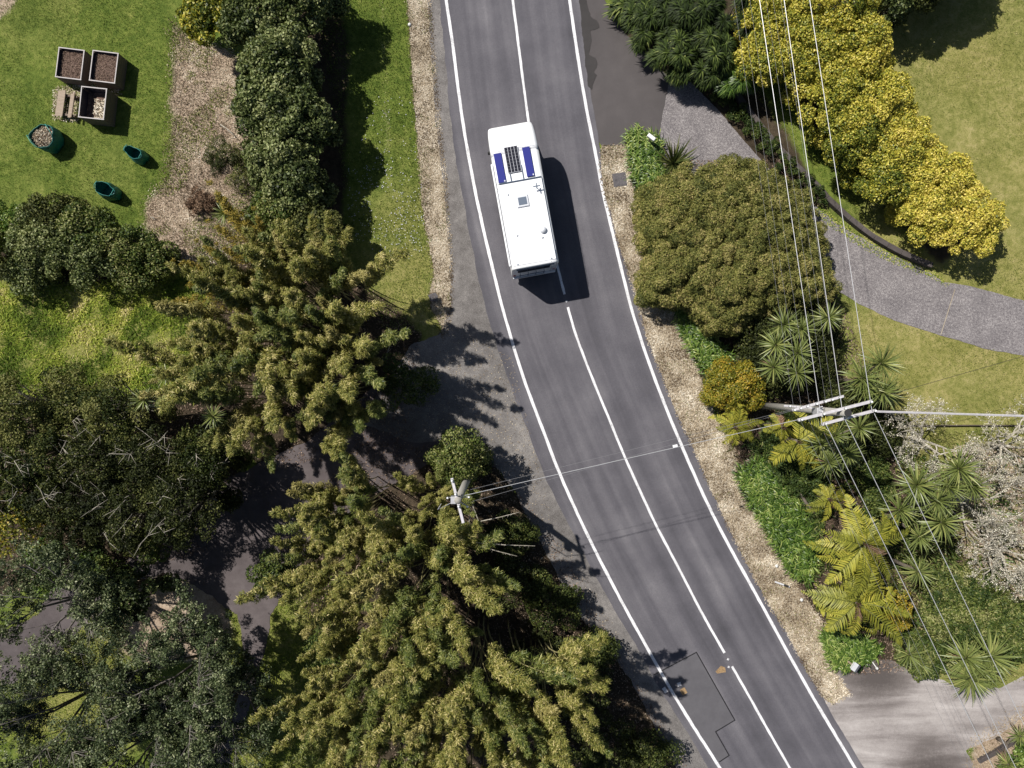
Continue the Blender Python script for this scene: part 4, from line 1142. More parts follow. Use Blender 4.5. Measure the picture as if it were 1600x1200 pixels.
# dark strappy bank: arching straps fountaining from many crowns
def strap_bush(label, px, py, h, R, n, mat, tint0, seed, L=0.75, w=0.06, name='strappy_plant', group='strappy plants on the dark bank'):
    r = np.random.default_rng(seed)
    b = P(px, py, h * .7)
    root = empty(name, (b.x, b.y, 0)); tag(root, label, 'plant', group)
    k = max(4, int(R * R * 9))
    a = r.uniform(0, 6.28, k); q = R * np.sqrt(r.random(k)) * .85
    cx, cy = q * np.cos(a), q * np.sin(a)
    cz = h * (1 - .55 * (q / R) ** 2) * r.uniform(.8, 1.05, k)
    idx = r.integers(0, k, n)
    az = r.uniform(0, 6.28, n); pull = np.arctan2(cy[idx], cx[idx])
    D = np.stack([np.cos(az) + .7 * np.cos(pull) * q[idx] / R, np.sin(az) + .7 * np.sin(pull) * q[idx] / R, np.zeros(n)], 1); D = unit(D)
    Q = np.stack([-D[:, 1], D[:, 0], np.zeros(n)], 1)
    C = np.stack([cx[idx], cy[idx], np.maximum(cz[idx] - .35, .05)], 1) + r.normal(size=(n, 3)) * .05
    LL_ = (L * r.uniform(.6, 1.2, n))[:, None]; W = (w * r.uniform(.7, 1.3, n))[:, None]
    el = r.uniform(.2, 1.3, n)[:, None]; up = np.array([0, 0, 1.0])
    p1 = C + D * LL_ * .35 * np.cos(el) + up * LL_ * .42 * np.sin(el)
    p2 = p1 + D * LL_ * .33 + up * LL_ * (.10 * np.sin(el) - .03)
    p3 = p2 + D * LL_ * .30 - up * LL_ * .24
    V = np.stack([C - Q * W * .3, C + Q * W * .3, p1 + Q * W * .5, p1 - Q * W * .5, p2 + Q * W * .45, p2 - Q * W * .45, p3 + Q * W * .05, p3 - Q * W * .05], 1).reshape(-1, 3)
    V[:, 2] = np.maximum(V[:, 2], .03)
    o = (np.arange(n) * 8)[:, None]
    F = np.concatenate([o + [0, 1, 2, 3], o + [3, 2, 4, 5], o + [5, 4, 6, 7]])
    t = np.repeat(np.clip(tint0 + .24 * r.normal(size=n), 0, 1), 8)
    link('foliage', np_mesh('foliage', V, F, M[mat], t), root)
    mb = MB()
    for i in range(min(k, 10)): mb.tube([(cx[i] * .5, cy[i] * .5, 0), (cx[i], cy[i], max(.1, cz[i] - .3))], [.05, .03], 5)
    mb.build('stem', M['bark'], root)
for i, (x, y, h, R, m, lab, t0) in enumerate([(1010, 30, 2.2, 1.4, 'leaf_mid', 'strappy dark plant at the top beside the sealed apron', .40), (1080, 15, 3.0, 1.9, 'leaf_dark', 'tall very dark strappy plant on the top edge', .6),
                                           (1055, 80, 2.4, 1.4, 'leaf_mid', 'strappy green plant overhanging the apron corner', .45), (1110, 80, 2.8, 1.6, 'leaf_dark', 'dark strappy plant left of the golden hedge', .75),
                                           (1148, 112, 2.3, 1.1, 'leaf_bright', 'pale tipped strappy plant at the top of the low wall', .4), (1150, 15, 3.0, 1.6, 'leaf_mid', 'dark leafy plant between strappy bank and golden hedge', .2)]):
    strap_bush(lab, x, y, h, R, int(3400 * R), 'leaf_strap' if m != 'leaf_bright' else m, t0 if m != 'leaf_dark' else t0 - .35, 700 + i, .62, .045)
strap_bush('low strappy plant at the left lip of the dark bank', 985, 15, 1.2, .8, 900, 'leaf_strap', .6, 720)

# plants between driveway and low wall
for i, (x, y) in enumerate([(1100, 125), (1125, 155), (1150, 180), (1175, 205), (1200, 232), (1228, 262), (1255, 290), (1275, 308)]):
    tree('border_plant', ['weedy border plant at the very top of the driveway edge', 'border plant by the driveway, second from the top', 'border plant by the driveway, third from the top', 'border plant beside the bend of the low wall, upper',
                          'border plant beside the low wall, left of the wires', 'border plant under the first power wire', 'border plant beside the wall near the olive bush', 'lowest border plant before the bare wall begins'][i],
         'plant', x, y, 0.55, 0.62, 'leaf_mid', k=7, size=0.2, dens=330, L=0.15, W=0.04, spread=0.8, h0=0.1, trunk=0.02, tint0=0.35, group='plants along the garden driveway', at_ground=True)

# olive manuka, one wide mounded bush and its neighbours
def wide_bush(name, label, cat, outline, h, mat, size, dens, L, W, seed, tint0=0.5, edge=0.9, spread=0.6, along_w=0.0, group=None, cvar=0.12):
    """a mounded bush that fills a ground outline (pixels as the photo shows its top)"""
    r = random.Random(seed)
    cx = sum(p[0] for p in outline) / len(outline); cy = sum(p[1] for p in outline) / len(outline)
    b0 = P(cx, cy, h * 0.6)
    root = empty(name, (b0.x, b0.y, 0)); tag(root, label, cat, group)
    xs = [p[0] for p in outline]; ysn = [p[1] for p in outline]
    step = size * S * 0.95
    pts = []
    y = min(ysn)
    while y < max(ysn):
        x = min(xs)
        while x < max(xs):
            pts.append((x + r.uniform(-.4, .4) * step, y + r.uniform(-.4, .4) * step)); x += step
        y += step
    A = np.array(pts); d = sdf(outline, A[:, 0], A[:, 1])
    blobs = []
    for (x, y), dd in zip(pts, d):
        if dd < 4 or r.random() < .07 or (dd < 16 and r.random() < .35): continue
        e = min(1.0, dd / S / edge)
        z = h * (0.40 + 0.60 * math.sqrt(e)) * r.uniform(0.84, 1.05)
        s = size * r.uniform(0.6, 1.45)
        p = P(x, y, z)
        blobs.append(((p.x - b0.x, p.y - b0.y, max(0.1, z - s * 0.7)), (s, s, s * 0.85)))
        if z > 1.6 and e < 0.7:
            blobs.append(((p.x - b0.x, p.y - b0.y, z * 0.45), (s, s, s)))
    tops = blobs[::4] if len(blobs) > 8 else blobs
    link('trunk', limbs_mesh(M['bark'], tops, h * 0.25, 0.10, r, (1, h)), root)
    link('crown', crown_mesh('crown', blobs, M[mat], dens, L, W, spread, tint0, 0.22, cvar, seed, 0.1, 0.2, 'out' if along_w else None, along_w), root)
    return root


wide_bush('manuka_bush', 'wide olive brown bush filling the corner between road and garden driveway', 'bush',
          [(1000, 290), (1040, 262), (1090, 255), (1140, 240), (1190, 250), (1230, 270), (1270, 300), (1290, 360), (1300, 410), (1315, 450), (1300, 480), (1250, 480), (1200, 490), (1150, 530), (1110, 520), (1070, 480), (1000, 470), (995, 430), (1010, 400), (992, 350)],
          3.3, 'leaf_olive', 0.29, 520, 0.13, 0.034, 301, 0.56, 1.9, 0.6, 0.6, cvar=.15)
wide_bush('garden_shrub', 'dark twiggy shrub in the shade below the olive bush', 'shrub', [(1130, 470), (1300, 460), (1320, 520), (1300, 600), (1200, 620), (1150, 570)], 1.7, 'leaf_dark', 0.4, 180, 0.12, 0.06, 302, 0.45)
wide_bush('golden_bush', 'orange yellow rounded bush beside the leaf litter verge', 'bush', [(1098, 585), (1130, 560), (1170, 560), (1200, 580), (1205, 610), (1185, 640), (1150, 650), (1115, 640), (1098, 615)], 2.3, 'leaf_orange', 0.34, 330, 0.10, 0.06, 303, 0.45, 1.0)
wide_bush('garden_shrub', 'loose green shrub behind the ferns in the right bed', 'shrub', [(1330, 700), (1380, 700), (1400, 760), (1380, 820), (1340, 790)], 1.3, 'leaf_mid', 0.3, 240, 0.12, 0.06, 304, 0.45)
wide_bush('garden_shrub', 'sprawling glossy green shrub in the lower right garden', 'shrub', [(1440, 900), (1500, 880), (1560, 900), (1600, 960), (1600, 1020), (1540, 1020), (1480, 1010), (1440, 980)], 1.4, 'leaf_mid', 0.32, 190, 0.14, 0.06, 305, 0.66, cvar=.25)
wide_bush('golden_bush', 'yellow leaved bush between the lower tree fern and glossy shrub', 'bush', [(1385, 930), (1425, 925), (1432, 960), (1425, 985), (1395, 990), (1380, 960)], 2.0, 'leaf_orange', 0.26, 300, 0.09, 0.06, 306, 0.55)
wide_bush('garden_shrub', 'mid green shrub along the top of the gravel driveway', 'shrub', [(1400, 990), (1470, 990), (1500, 1010), (1480, 1060), (1430, 1065), (1400, 1030)], 1.1, 'leaf_mid', 0.3, 220, 0.13, 0.06, 307, 0.62, cvar=.2)
wide_bush('garden_shrub', 'loose shrub at the right edge by the gravel driveway', 'shrub', [(1560, 950), (1640, 940), (1640, 1040), (1590, 1050), (1560, 1020)], 1.2, 'leaf_mid', 0.3, 150, 0.12, 0.06, 308, 0.6)
wide_bush('garden_shrub', 'bright shrub in the bottom right corner', 'shrub', [(1570, 1188), (1592, 1160), (1640, 1140), (1640, 1260), (1540, 1260)], 1.0, 'leaf_bright', 0.26, 200, 0.16, 0.06, 309, 0.55)
wide_bush('garden_shrub', 'dark shrub behind the right power pole foot', 'shrub', [(1290, 600), (1340, 600), (1420, 650), (1410, 720), (1340, 720), (1290, 660)], 1.5, 'leaf_dark', 0.36, 200, 0.12, 0.06, 310, 0.45)
wide_bush('garden_shrub', 'brownish green low shrub between fern and bare verge', 'shrub', [(1200, 640), (1260, 640), (1300, 760), (1290, 800), (1230, 770), (1190, 700)], 0.9, 'leaf_mid', 0.28, 220, 0.13, 0.05, 311, 0.35)


# --- strap leaved ground cover
def straps(label, poly, dens, h, mat='leaf_bright', tint0=0.5, hole=()):
    X, Y = scatter_xy(poly, dens, fringe=2)
    n = len(X)
    # clumped strap leaves arching outward: two segments each
    cx = np.round(X / 11) * 11 + vnoise(X, Y, 11, 40) * 3; cy = np.round(Y / 11) * 11
    a = np.arctan2(-(Y - cy), X - cx) + rng.normal(size=n) * 0.8
    C = np.stack([(X - 800) / S, (600 - Y) / S, np.zeros(n)], 1)
    D = np.stack([np.cos(a), np.sin(a), np.zeros(n)], 1); Q = np.stack([-np.sin(a), np.cos(a), np.zeros(n)], 1)
    hh = (h * rng.uniform(.6, 1.2, n))[:, None]; w = (0.035 * rng.uniform(.7, 1.4, n))[:, None]
    lift = (0.75 + 0.5 * fbm(X, Y, 20, 41))[:, None]
    p1 = C + D * hh * .25 + np.array([0, 0, .85]) * hh * lift
    p2 = C + D * hh * .75 + np.array([0, 0, 1.0]) * hh * lift * .92
    p3 = C + D * hh * 1.1 + np.array([0, 0, .6]) * hh * lift
    V = np.stack([C - Q * w * .3, C + Q * w * .3, p1 + Q * w * .5, p1 - Q * w * .5, p2 + Q * w * .5, p2 - Q * w * .5, p3 + Q * w * .08, p3 - Q * w * .08], 1).reshape(-1, 3)
    b = (np.arange(n) * 8)[:, None]
    F = np.concatenate([b + [0, 1, 2, 3], b + [3, 2, 4, 5], b + [5, 4, 6, 7]])
    t = np.repeat(np.clip(tint0 + .26 * rng.normal(size=n) + .9 * (fbm(X, Y, 14, 42) - .5), 0, 1), 8)
    o = link('strap_leaf_groundcover', np_mesh('strap_leaf_groundcover', V, F, M[mat], t))
    tag(o, label, 'ground cover', kind='stuff')


straps('bright strap leaved plants at the top of the leaf litter verge', [(977, 212), (1000, 206), (1030, 215), (1035, 250), (1025, 290), (990, 290), (985, 250)], 330, 0.42)
straps('bright strap leaved plants below the olive bush', [(1052, 480), (1075, 485), (1110, 520), (1140, 560), (1120, 600), (1095, 575), (1070, 530)], 330, 0.42)
straps('bright strap leaved plants along the verge beside the tree ferns', [(1150, 735), (1180, 720), (1215, 740), (1250, 800), (1275, 860), (1262, 905), (1235, 895), (1205, 840), (1180, 800), (1160, 765)], 330, 0.42)
straps('bright strap leaved plants around the mailbox', [(1283, 985), (1310, 980), (1372, 1005), (1368, 1022), (1330, 1040), (1300, 1042), (1288, 1010)], 330, 0.40, tint0=.55)
straps('dark strap leaved plants inside the right bed', [(1160, 690), (1200, 680), (1290, 760), (1280, 860), (1240, 800), (1190, 730)], 170, 0.35, 'leaf_mid', 0.5)


X, Y = scatter_xy([(1180, 660), (1290, 640), (1420, 700), (1440, 800), (1520, 860), (1500, 1040), (1420, 1040), (1380, 985), (1290, 980), (1240, 880), (1200, 760)], 170, noise_cut=(20, .42, 77))
blades('undergrowth', X, Y, 0.24, 0.07, M['leaf_mid'], 0.55 + .25 * rng.normal(size=len(X)), 1.0, 0.02, 'leafy green undergrowth between the right garden plants', 'undergrowth')
X, Y = scatter_xy([(1400, 690), (1660, 690), (1660, 1060), (1520, 1060), (1400, 1000)], 70, noise_cut=(26, .50, 78))
blades('undergrowth', X, Y, 0.20, 0.07, M['leaf_bright'], 0.45 + .25 * rng.normal(size=len(X)), 1.0, 0.02, 'patches of green weeds under the pale blossom trees', 'undergrowth')


# --- rosettes: cabbage trees and flax, every sword leaf its own piece
def sword_mesh(L, w, bend, mat, seed):
    r = random.Random(seed)
    n = 5; V = []; F = []; a = 0.0
    x = 0.04; z = 0.0; ds = L / (n - 1)
    ang = 0.0
    for i in range(n):
        t = i / (n - 1)
        ww = w * (0.55 + 0.9 * t if t < .4 else 0.95 * (1 - t) / .6 + 0.02) * .5
        V += [(x, -ww, z + ww * .35), (x, 0, z), (x, ww, z + ww * .35)]
        x += ds * math.cos(ang); z += ds * math.sin(ang); ang -= bend * (0.3 + t)
    for i in range(n - 1):
        b = i * 3
        F += [(b, b + 1, b + 4, b + 3), (b + 1, b + 2, b + 5, b + 4)]
    t0 = r.uniform(.2, .9)
    return np_mesh('leaf', V, F, mat, np.full(len(V), t0))


SW = [sword_mesh(0.80, 0.062, 0.16 + 0.05 * (i % 3), M['leaf_cabbage'], 60 + i) for i in range(6)]
SWD = [sword_mesh(0.80, 0.05, 0.35, M['leaf_dead'], 80)]
SWF = [sword_mesh(1.25, 0.085, 0.10 + 0.04 * i, M['leaf_flax'], 70 + i) for i in range(5)]


def rosette(parent, loc, n, kit, scale=1.0, seed=1, tilt=(0, 0), dead=0, emin=-25, emax=80):
    r = random.Random(seed)
    hd_ = bpy.data.objects.new('leaf_head', MB().tube([(0, 0, -.18), (0, 0, .02), (0, 0, .1)], [.05, .06, .02], 6).mesh('leaf_head', M['bark']))
    COL.objects.link(hd_); hd_.parent = parent; hd_.location = loc; hd_.rotation_euler = (tilt[0], tilt[1], r.random() * 6)
    for i in range(n):
        f = (i + .5) / n
        el = math.radians(emin + (emax - emin) * f ** 1.2)
        az = i * 2.39996 + r.uniform(-.2, .2)
        o = link('leaf', r.choice(kit), hd_)
        o.rotation_euler = Matrix.Rotation(az, 3, 'Z').to_4x4().to_3x3() @ Matrix.Rotation(-el, 3, 'Y') and (Matrix.Rotation(az, 3, 'Z') @ Matrix.Rotation(-el, 3, 'Y')).to_euler()
        s = scale * r.uniform(.8, 1.12)
        o.scale = (s, s, s)
    for i in range(dead):
        az = r.random() * 6.28
        o = link('leaf', SWD[0], hd_)
        o.rotation_euler = (Matrix.Rotation(az, 3, 'Z') @ Matrix.Rotation(math.radians(r.uniform(35, 65)), 3, 'Y')).to_euler()
    return hd_


_cs = [500]
def cabbage(label, heads, h, base=None, scale=1.12, n=56, group='cabbage trees of the right garden', bark='bark'):
    cx = sum(p[0] for p in heads) / len(heads); cy = sum(p[1] for p in heads) / len(heads)
    b = P(cx, cy, h) if base is None else G(*base)
    root = empty('cabbage_tree', (b.x, b.y, 0)); tag(root, label, 'cabbage tree', group)
    mb = MB(); fork = Vector((0, 0, h * (.55 if len(heads) > 1 else .9)))
    mb.tube([(0, 0, -.1), fork * .5, fork], [.13, .10, .09], 7)
    for i, p in enumerate(heads):
        _cs[0] += 1
        r = random.Random(_cs[0])
        hh = (p[2] if len(p) > 2 else h) * (1 + r.uniform(-.05, .05))
        q = P(p[0], p[1], hh) - b; q.z = hh
        mb.tube([fork, fork.lerp(q, .5) + Vector((0, 0, -.15)), q - Vector((0, 0, .1))], [.08, .06, .05], 6)
        rosette(root, q, n, SW, scale * r.uniform(.9, 1.1), _cs[0], (r.uniform(-.25, .25), r.uniform(-.25, .25)), 6)
    mb.build('trunk', M[bark], root, smooth=True)


cabbage('two headed cabbage tree just below the olive bush', [(1224, 507), (1252, 514)], 3.2)
cabbage('single headed cabbage tree in the bush shade near the garden driveway', [(1294, 497)], 2.6)
cabbage('four headed cabbage tree between orange bush and right power pole', [(1212, 540), (1245, 552), (1208, 574), (1245, 583)], 3.8)
cabbage('cabbage tree standing on the lawn right of the power pole arms', [(1376, 568), (1346, 590), (1378, 613), (1352, 606)], 3.4, scale=1.3, n=64)
cabbage('cabbage tree with five heads directly below the power pole arms', [(1281, 694), (1304, 680), (1342, 668), (1322, 708), (1294, 722)], 3.6)
cabbage('largest cabbage tree, in front of the pale blossom tree', [(1432, 758), (1497, 732), (1518, 760), (1464, 782), (1470, 816), (1480, 760)], 3.8, scale=1.35, n=66)
cabbage('two headed cabbage tree right of the upper tree fern', [(1405, 797), (1436, 838)], 3.0, scale=1.3)
cabbage('single cabbage head between the two tree ferns and the shrubs', [(1434, 893)], 2.6, scale=1.05)
cabbage('low cabbage tree overhanging the gravel driveway', [(1508, 1028), (1516, 1058), (1545, 1026), (1530, 1045)], 2.4, scale=1.5, n=72)
cabbage('small cabbage plant by the top of the gravel driveway', [(1438, 1036), (1420, 1022)], 1.2, scale=1.0)
cabbage('yellow green cabbage plant in the bottom right corner', [(1594, 1150), (1575, 1194)], 1.2, scale=.75)
cabbage('young cabbage tree on the dry clippings left of the tree row', [(350, 334)], 0.9, scale=.85, group='cabbage trees left of the road')
cabbage('cabbage head showing at the top of the dark grove', [(225, 625)], 6.2, scale=.75, group='cabbage trees left of the road')
cabbage('cabbage head between dark grove and upper bamboo', [(333, 650)], 6.2, scale=.75, group='cabbage trees left of the road')
cabbage('cabbage plant at the lower left foot of the upper bamboo', [(260, 585)], 3.0, scale=.8, group='cabbage trees left of the road')
fx = empty('flax_plant', G(1050, 258)); tag(fx, 'dark flax with upright sword leaves beside the white mailbox', 'flax')
rosette(fx, (0, 0, .12), 80, SWF, 1.15, 77, (-.1, 0.05), 10, 18, 82)


# --- tree ferns
def frond_mesh(L, mat, seed, bend=0.16, wide=0.46, dead=False):
    r = random.Random(seed); V = []; F = []; T = []
    n = 25; x = 0.05; z = 0.0; ang = math.radians(30); ds = L / n; side = r.uniform(-.5, .5)
    pts = []
    for i in range(n + 1):
        pts.append((x, side * (x / L) ** 2 * .5, z)); x += ds * math.cos(ang); z += ds * math.sin(ang); ang -= bend * (0.30 + 0.35 * i / n)
    tint = r.uniform(.25, .75)
    for i in range(n):                         # rachis
        (x0, y0, z0), (x1, y1, z1) = pts[i], pts[i + 1]
        b = len(V); w = .013 * (1 - i / n) + .003
        V += [(x0, y0 - w, z0 + .012), (x0, y0 + w, z0 + .012), (x1, y1 + w, z1 + .012), (x1, y1 - w, z1 + .012)]
        F.append((b, b + 1, b + 2, b + 3)); T += [.02] * 4
    for i in range(2, n + 1):
        x0, y0, z0 = pts[i]
        f = i / n
        prof = math.sin(min(1, f * 1.5 + .16) * math.pi * .5) * (1 - max(0, f - .35) / .68)
        for sgn in (-1, 1):
            if r.random() < .04: continue
            pl = (wide * prof + .03) * r.uniform(.82, 1.1)
            sw = math.radians(58 + 12 * f + r.uniform(-7, 7)) * sgn
            dx, dy = math.cos(sw), math.sin(sw)
            pw = ds * 0.66
            tt = tint + r.uniform(-.2, .2)
            dr = r.uniform(.2, .45)
            # each leaflet: three short lobed steps so its outline is toothed
            prev = None
            for q in range(4):
                u = q / 3.0
                cx = x0 + dx * pl * u + .10 * pl * u * u; cy = y0 + dy * pl * u; cz = z0 - pl * dr * u * u
                hw = pw * (.42, .52, .40, .04)[q]
                b = len(V)
                V += [(cx - hw, cy, cz + .01), (cx + hw, cy, cz - .02)]
                T += [tt + .1 * u] * 2
                if prev is not None: F.append((prev, prev + 1, b + 1, b))
                prev = b
    return np_mesh('frond', V, F, mat, np.clip(T, 0, 1))


FR = [frond_mesh(2.3 * (1, .8, .92, 1.05, .7, .97)[i], M['leaf_fern'], 90 + i, b) for i, b in enumerate((.15, .20, .24, .28, .33, .18))]
FRD = [frond_mesh(2.0, M['leaf_dead'], 99, .40)]


def tree_fern(label, px, py, h, n, scale, seed, tilt=(0, 0), skip=None):
    r = random.Random(seed)
    b = P(px, py, h)
    root = empty('tree_fern', (b.x, b.y, 0)); tag(root, label, 'tree fern', 'tree ferns of the right garden')
    mb = MB(); mb.tube([(0, 0, -.1), (.05, 0, h * .5), (0, 0, h)], [.14, .11, .10], 8)
    # shaggy old frond stubs
    for i in range(24):
        a = r.random() * 6.28; z = h * r.uniform(.5, .97)
        mb.tube([(0, 0, z), (math.cos(a) * .3, math.sin(a) * .3, z - .25)], [.02, .006], 3)
    mb.build('trunk', M['bark'], root, smooth=True)
    for i in range(n):
        az = i * 6.283 / n + r.uniform(-.22, .22)
        if skip and skip[0] < math.degrees(az) % 360 < skip[1]: continue
        o = link('frond', r.choice(FR) if r.random() > .03 else FRD[0], root)
        o.location = (0, 0, h - .02 * (i % 3))
        el = math.radians(r.uniform(-14, 22) + (12 if i % 2 else -8))
        o.rotation_euler = (Matrix.Rotation(az, 3, 'Z') @ Matrix.Rotation(-el, 3, 'Y') @ Matrix.Rotation(r.uniform(-.45, .45), 3, 'X')).to_euler()
        s = scale * r.uniform(.75, 1.12); o.scale = (s, s, s)
    # young upright fiddleheads in the middle
    mb = MB()
    for i in range(5):
        a = i * 1.3
        mb.tube([(0, 0, h), (math.cos(a) * .05, math.sin(a) * .05, h + .25), (math.cos(a) * .12, math.sin(a) * .12, h + .38)], [.022, .018, .012], 5)
    mb.build('fiddlehead', M['leaf_dead'], root)


tree_fern('upper of the two big yellow green tree ferns', 1350, 850, 3.2, 30, 1.22, 1)
tree_fern('lower of the two big yellow green tree ferns, nearest the mailbox', 1338, 942, 2.8, 30, 1.18, 2)
tree_fern('narrow tree fern left below the power pole foot', 1246, 690, 2.8, 20, .98, 3, skip=(100, 190))
tree_fern('small bright tree fern leaning over the leaf litter verge', 1147, 668, 2.0, 14, .72, 4)
tree_fern('small tree fern at the foot of the right power pole', 1222, 668, 2.6, 11, .55, 5)
tree_fern('small tree fern tucked above the bright strap leaved plants', 1295, 780, 1.8, 10, .6, 6)
dt = MB()
a = G(1225, 745, .25); b = G(1268, 800, .35)
dt.tube([a, a.lerp(b, .3) + Vector((.1, 0, .1)), a.lerp(b, .7), b], [.07, .10, .085, .05], 8)
tag(dt.build('fallen_log', M['bark'], smooth=True), 'dark crooked log lying among the strap leaved plants', 'log')


# --- pale blossom tree: a real branching skeleton
def grow(mb, tips, p, d, L, rad, depth, r):
    n = 3
    pts = [p]; q = p.copy(); dd = d.copy()
    for i in range(n):
        dd = (dd + Vector((r.gauss(0, .20), r.gauss(0, .20), r.gauss(0, .10)))).normalized()
        q = q + dd * L / n
        pts.append(q.copy())
        if depth <= 2: tips.append((q.copy(), dd.copy()))
    mb.tube(pts, [rad, rad * .85, rad * .7, rad * .55], 5 if depth > 2 else 3, cap=False)
    if depth == 0: return
    for k in range(3 if depth > 1 else 4):
        a = dd.copy()
        side = Vector((r.gauss(0, 1), r.gauss(0, 1), r.gauss(0, .5))).normalized()
        a = (a * .75 + side * .72 + Vector((0, 0, -.05 if q.z > 2.5 else .2))).normalized()
        grow(mb, tips, pts[-1] if k < 2 else pts[2], a, L * r.uniform(.62, .85), rad * .55, depth - 1, r)


def blossom_tree(label, px, py, h, seed, L=1.2, depth=5, n0=6):
    r = random.Random(seed)
    b = P(px, py, h)
    root = empty('blossom_tree', (b.x, b.y, 0)); tag(root, label, 'tree', 'pale blossom trees at the right')
    mb = MB(); tips = []
    mb.tube([(0, 0, -.1), (.05, 0, h * .35)], [.13, .10], 8)
    for i in range(n0):
        a = i * 6.283 / n0 + r.uniform(-.3, .3)
        grow(mb, tips, Vector((.05, 0, h * .35)), Vector((math.cos(a), math.sin(a), .45)).normalized(), L, .07, depth, r)
    mb.build('trunk', M['bark_pale'], root)
    rr = np.random.default_rng(seed)
    A = np.array([tuple(t[0]) for t in tips])
    nb_ = 3800
    idx = rr.integers(0, len(A), nb_)
    p = A[idx] + rr.normal(size=(nb_, 3)) * .05
    V, F, t = leaf_cards(p, rr.normal(size=(nb_, 3)) + [0, 0, .8], .055, .045, .6, None, r=rr)
    link('blossom', np_mesh('blossom', V, F, M['blossom'], t), root)


blossom_tree('pale lichen covered blossom tree filling the right edge', 1535, 790, 2.8, 7, 1.30, 4, 7)
blossom_tree('thin pale branched blossom tree between fence and largest cabbage tree', 1465, 690, 2.4, 17, 1.15, 4, 5)
blossom_tree('smaller blossom tree cut off by the right edge below the fence', 1600, 700, 2.6, 8, 1.1, 4, 6)
blossom_tree('low pale branching blossom tree beside the glossy shrub', 1590, 870, 2.2, 9, 1.0, 4, 6)


# ------------------------------------------------------------------ low wall, fence, edging
def wall_along(name, label, cat, pts, w, h, mat, seg=1.0, part=None, seed=3):
    """a low wall of separate blocks following pts (ground pixels)"""
    r = random.Random(seed)
    P0 = [G(*p) for p in pts]
    root = empty(name, P0[0]); tag(root, label, cat)
    L = [0]
    for i in range(len(P0) - 1): L.append(L[-1] + (P0[i + 1] - P0[i]).length)
    def at(s):
        for i in range(len(P0) - 1):
            if s <= L[i + 1]: return P0[i].lerp(P0[i + 1], (s - L[i]) / (L[i + 1] - L[i]))
        return P0[-1]
    s = 0.0; k = 0
    while s < L[-1] - .05:
        e = min(L[-1], s + seg)
        a = at(s + .006); b = at(e - .006)
        d = b - a; c = (a + b) / 2 - P0[0]
        hh = h + r.uniform(-.015, .015)
        MB().box((c.x, c.y, hh / 2 - .05), (d.length, w * r.uniform(.96, 1.04), hh + .1), math.atan2(d.y, d.x)).build(part or 'block', mat, root, bevel=.012, seg=1)
        s = e; k += 1
    return root


wall_along('low_retaining_wall', 'low dark wall curving between garden driveway and grass strip', 'wall',
           [(1148, 148), (1165, 172), (1182, 195), (1203, 220), (1225, 245), (1250, 270), (1272, 290), (1290, 312), (1320, 340), (1355, 368), (1395, 392), (1425, 405), (1452, 416)], 0.26, 0.34, M['kerb'], 0.8)
wall_along('timber_edging', 'dark timber edging at the right edge below the lawn', 'edging', [(1405, 664), (1470, 665), (1540, 664), (1660, 666)], 0.05, 0.16, wood_mat('edging_wood', (.05, .04, .03), (.13, .10, .08)), 1.8, 'board')
wall_along('timber_sleeper_edge', 'blackened timber sleepers beside the gravel driveway', 'edging', [(1527, 1188), (1560, 1170), (1600, 1147), (1660, 1112)], 0.20, 0.2, M['kerb'], 1.2, 'sleeper')
# pale expansion joint across the garden driveway
mb = MB(); a = G(1492, 452, .0045); b = G(1470, 523, .0045); d = (b - a).normalized(); q = Vector((-d.y, d.x, 0)) * .02
mb.add([a + q, a - q, b - q, b + q], [(0, 1, 2, 3)])
tag(mb.build('driveway_joint', M['verge']), kind='structure')
# grit and moss edge along the garden driveway
X, Y = scatter_xy([(1280, 322), (1340, 366), (1400, 400), (1460, 428), (1480, 445), (1450, 430), (1390, 408), (1330, 374), (1270, 330)], 300, fringe=5)
litter('driveway_edge_moss', X, Y, .07, .05, M['grass_rough'], None, .02, 'moss and weeds along the foot of the low wall', 'moss')


# ------------------------------------------------------------------ compost bins, planks and bags
WOOD_D = wood_mat('bin_wood', (.075, .055, .045), (.22, .17, .14))
WOOD_RIM = wood_mat('bin_rim', (.36, .33, .32), (.56, .53, .52))
WOOD_P = wood_mat('pale_plank', (.20, .15, .11), (.42, .34, .26))
LINER = plain('bin_liner', (.030, .030, .045), .6)


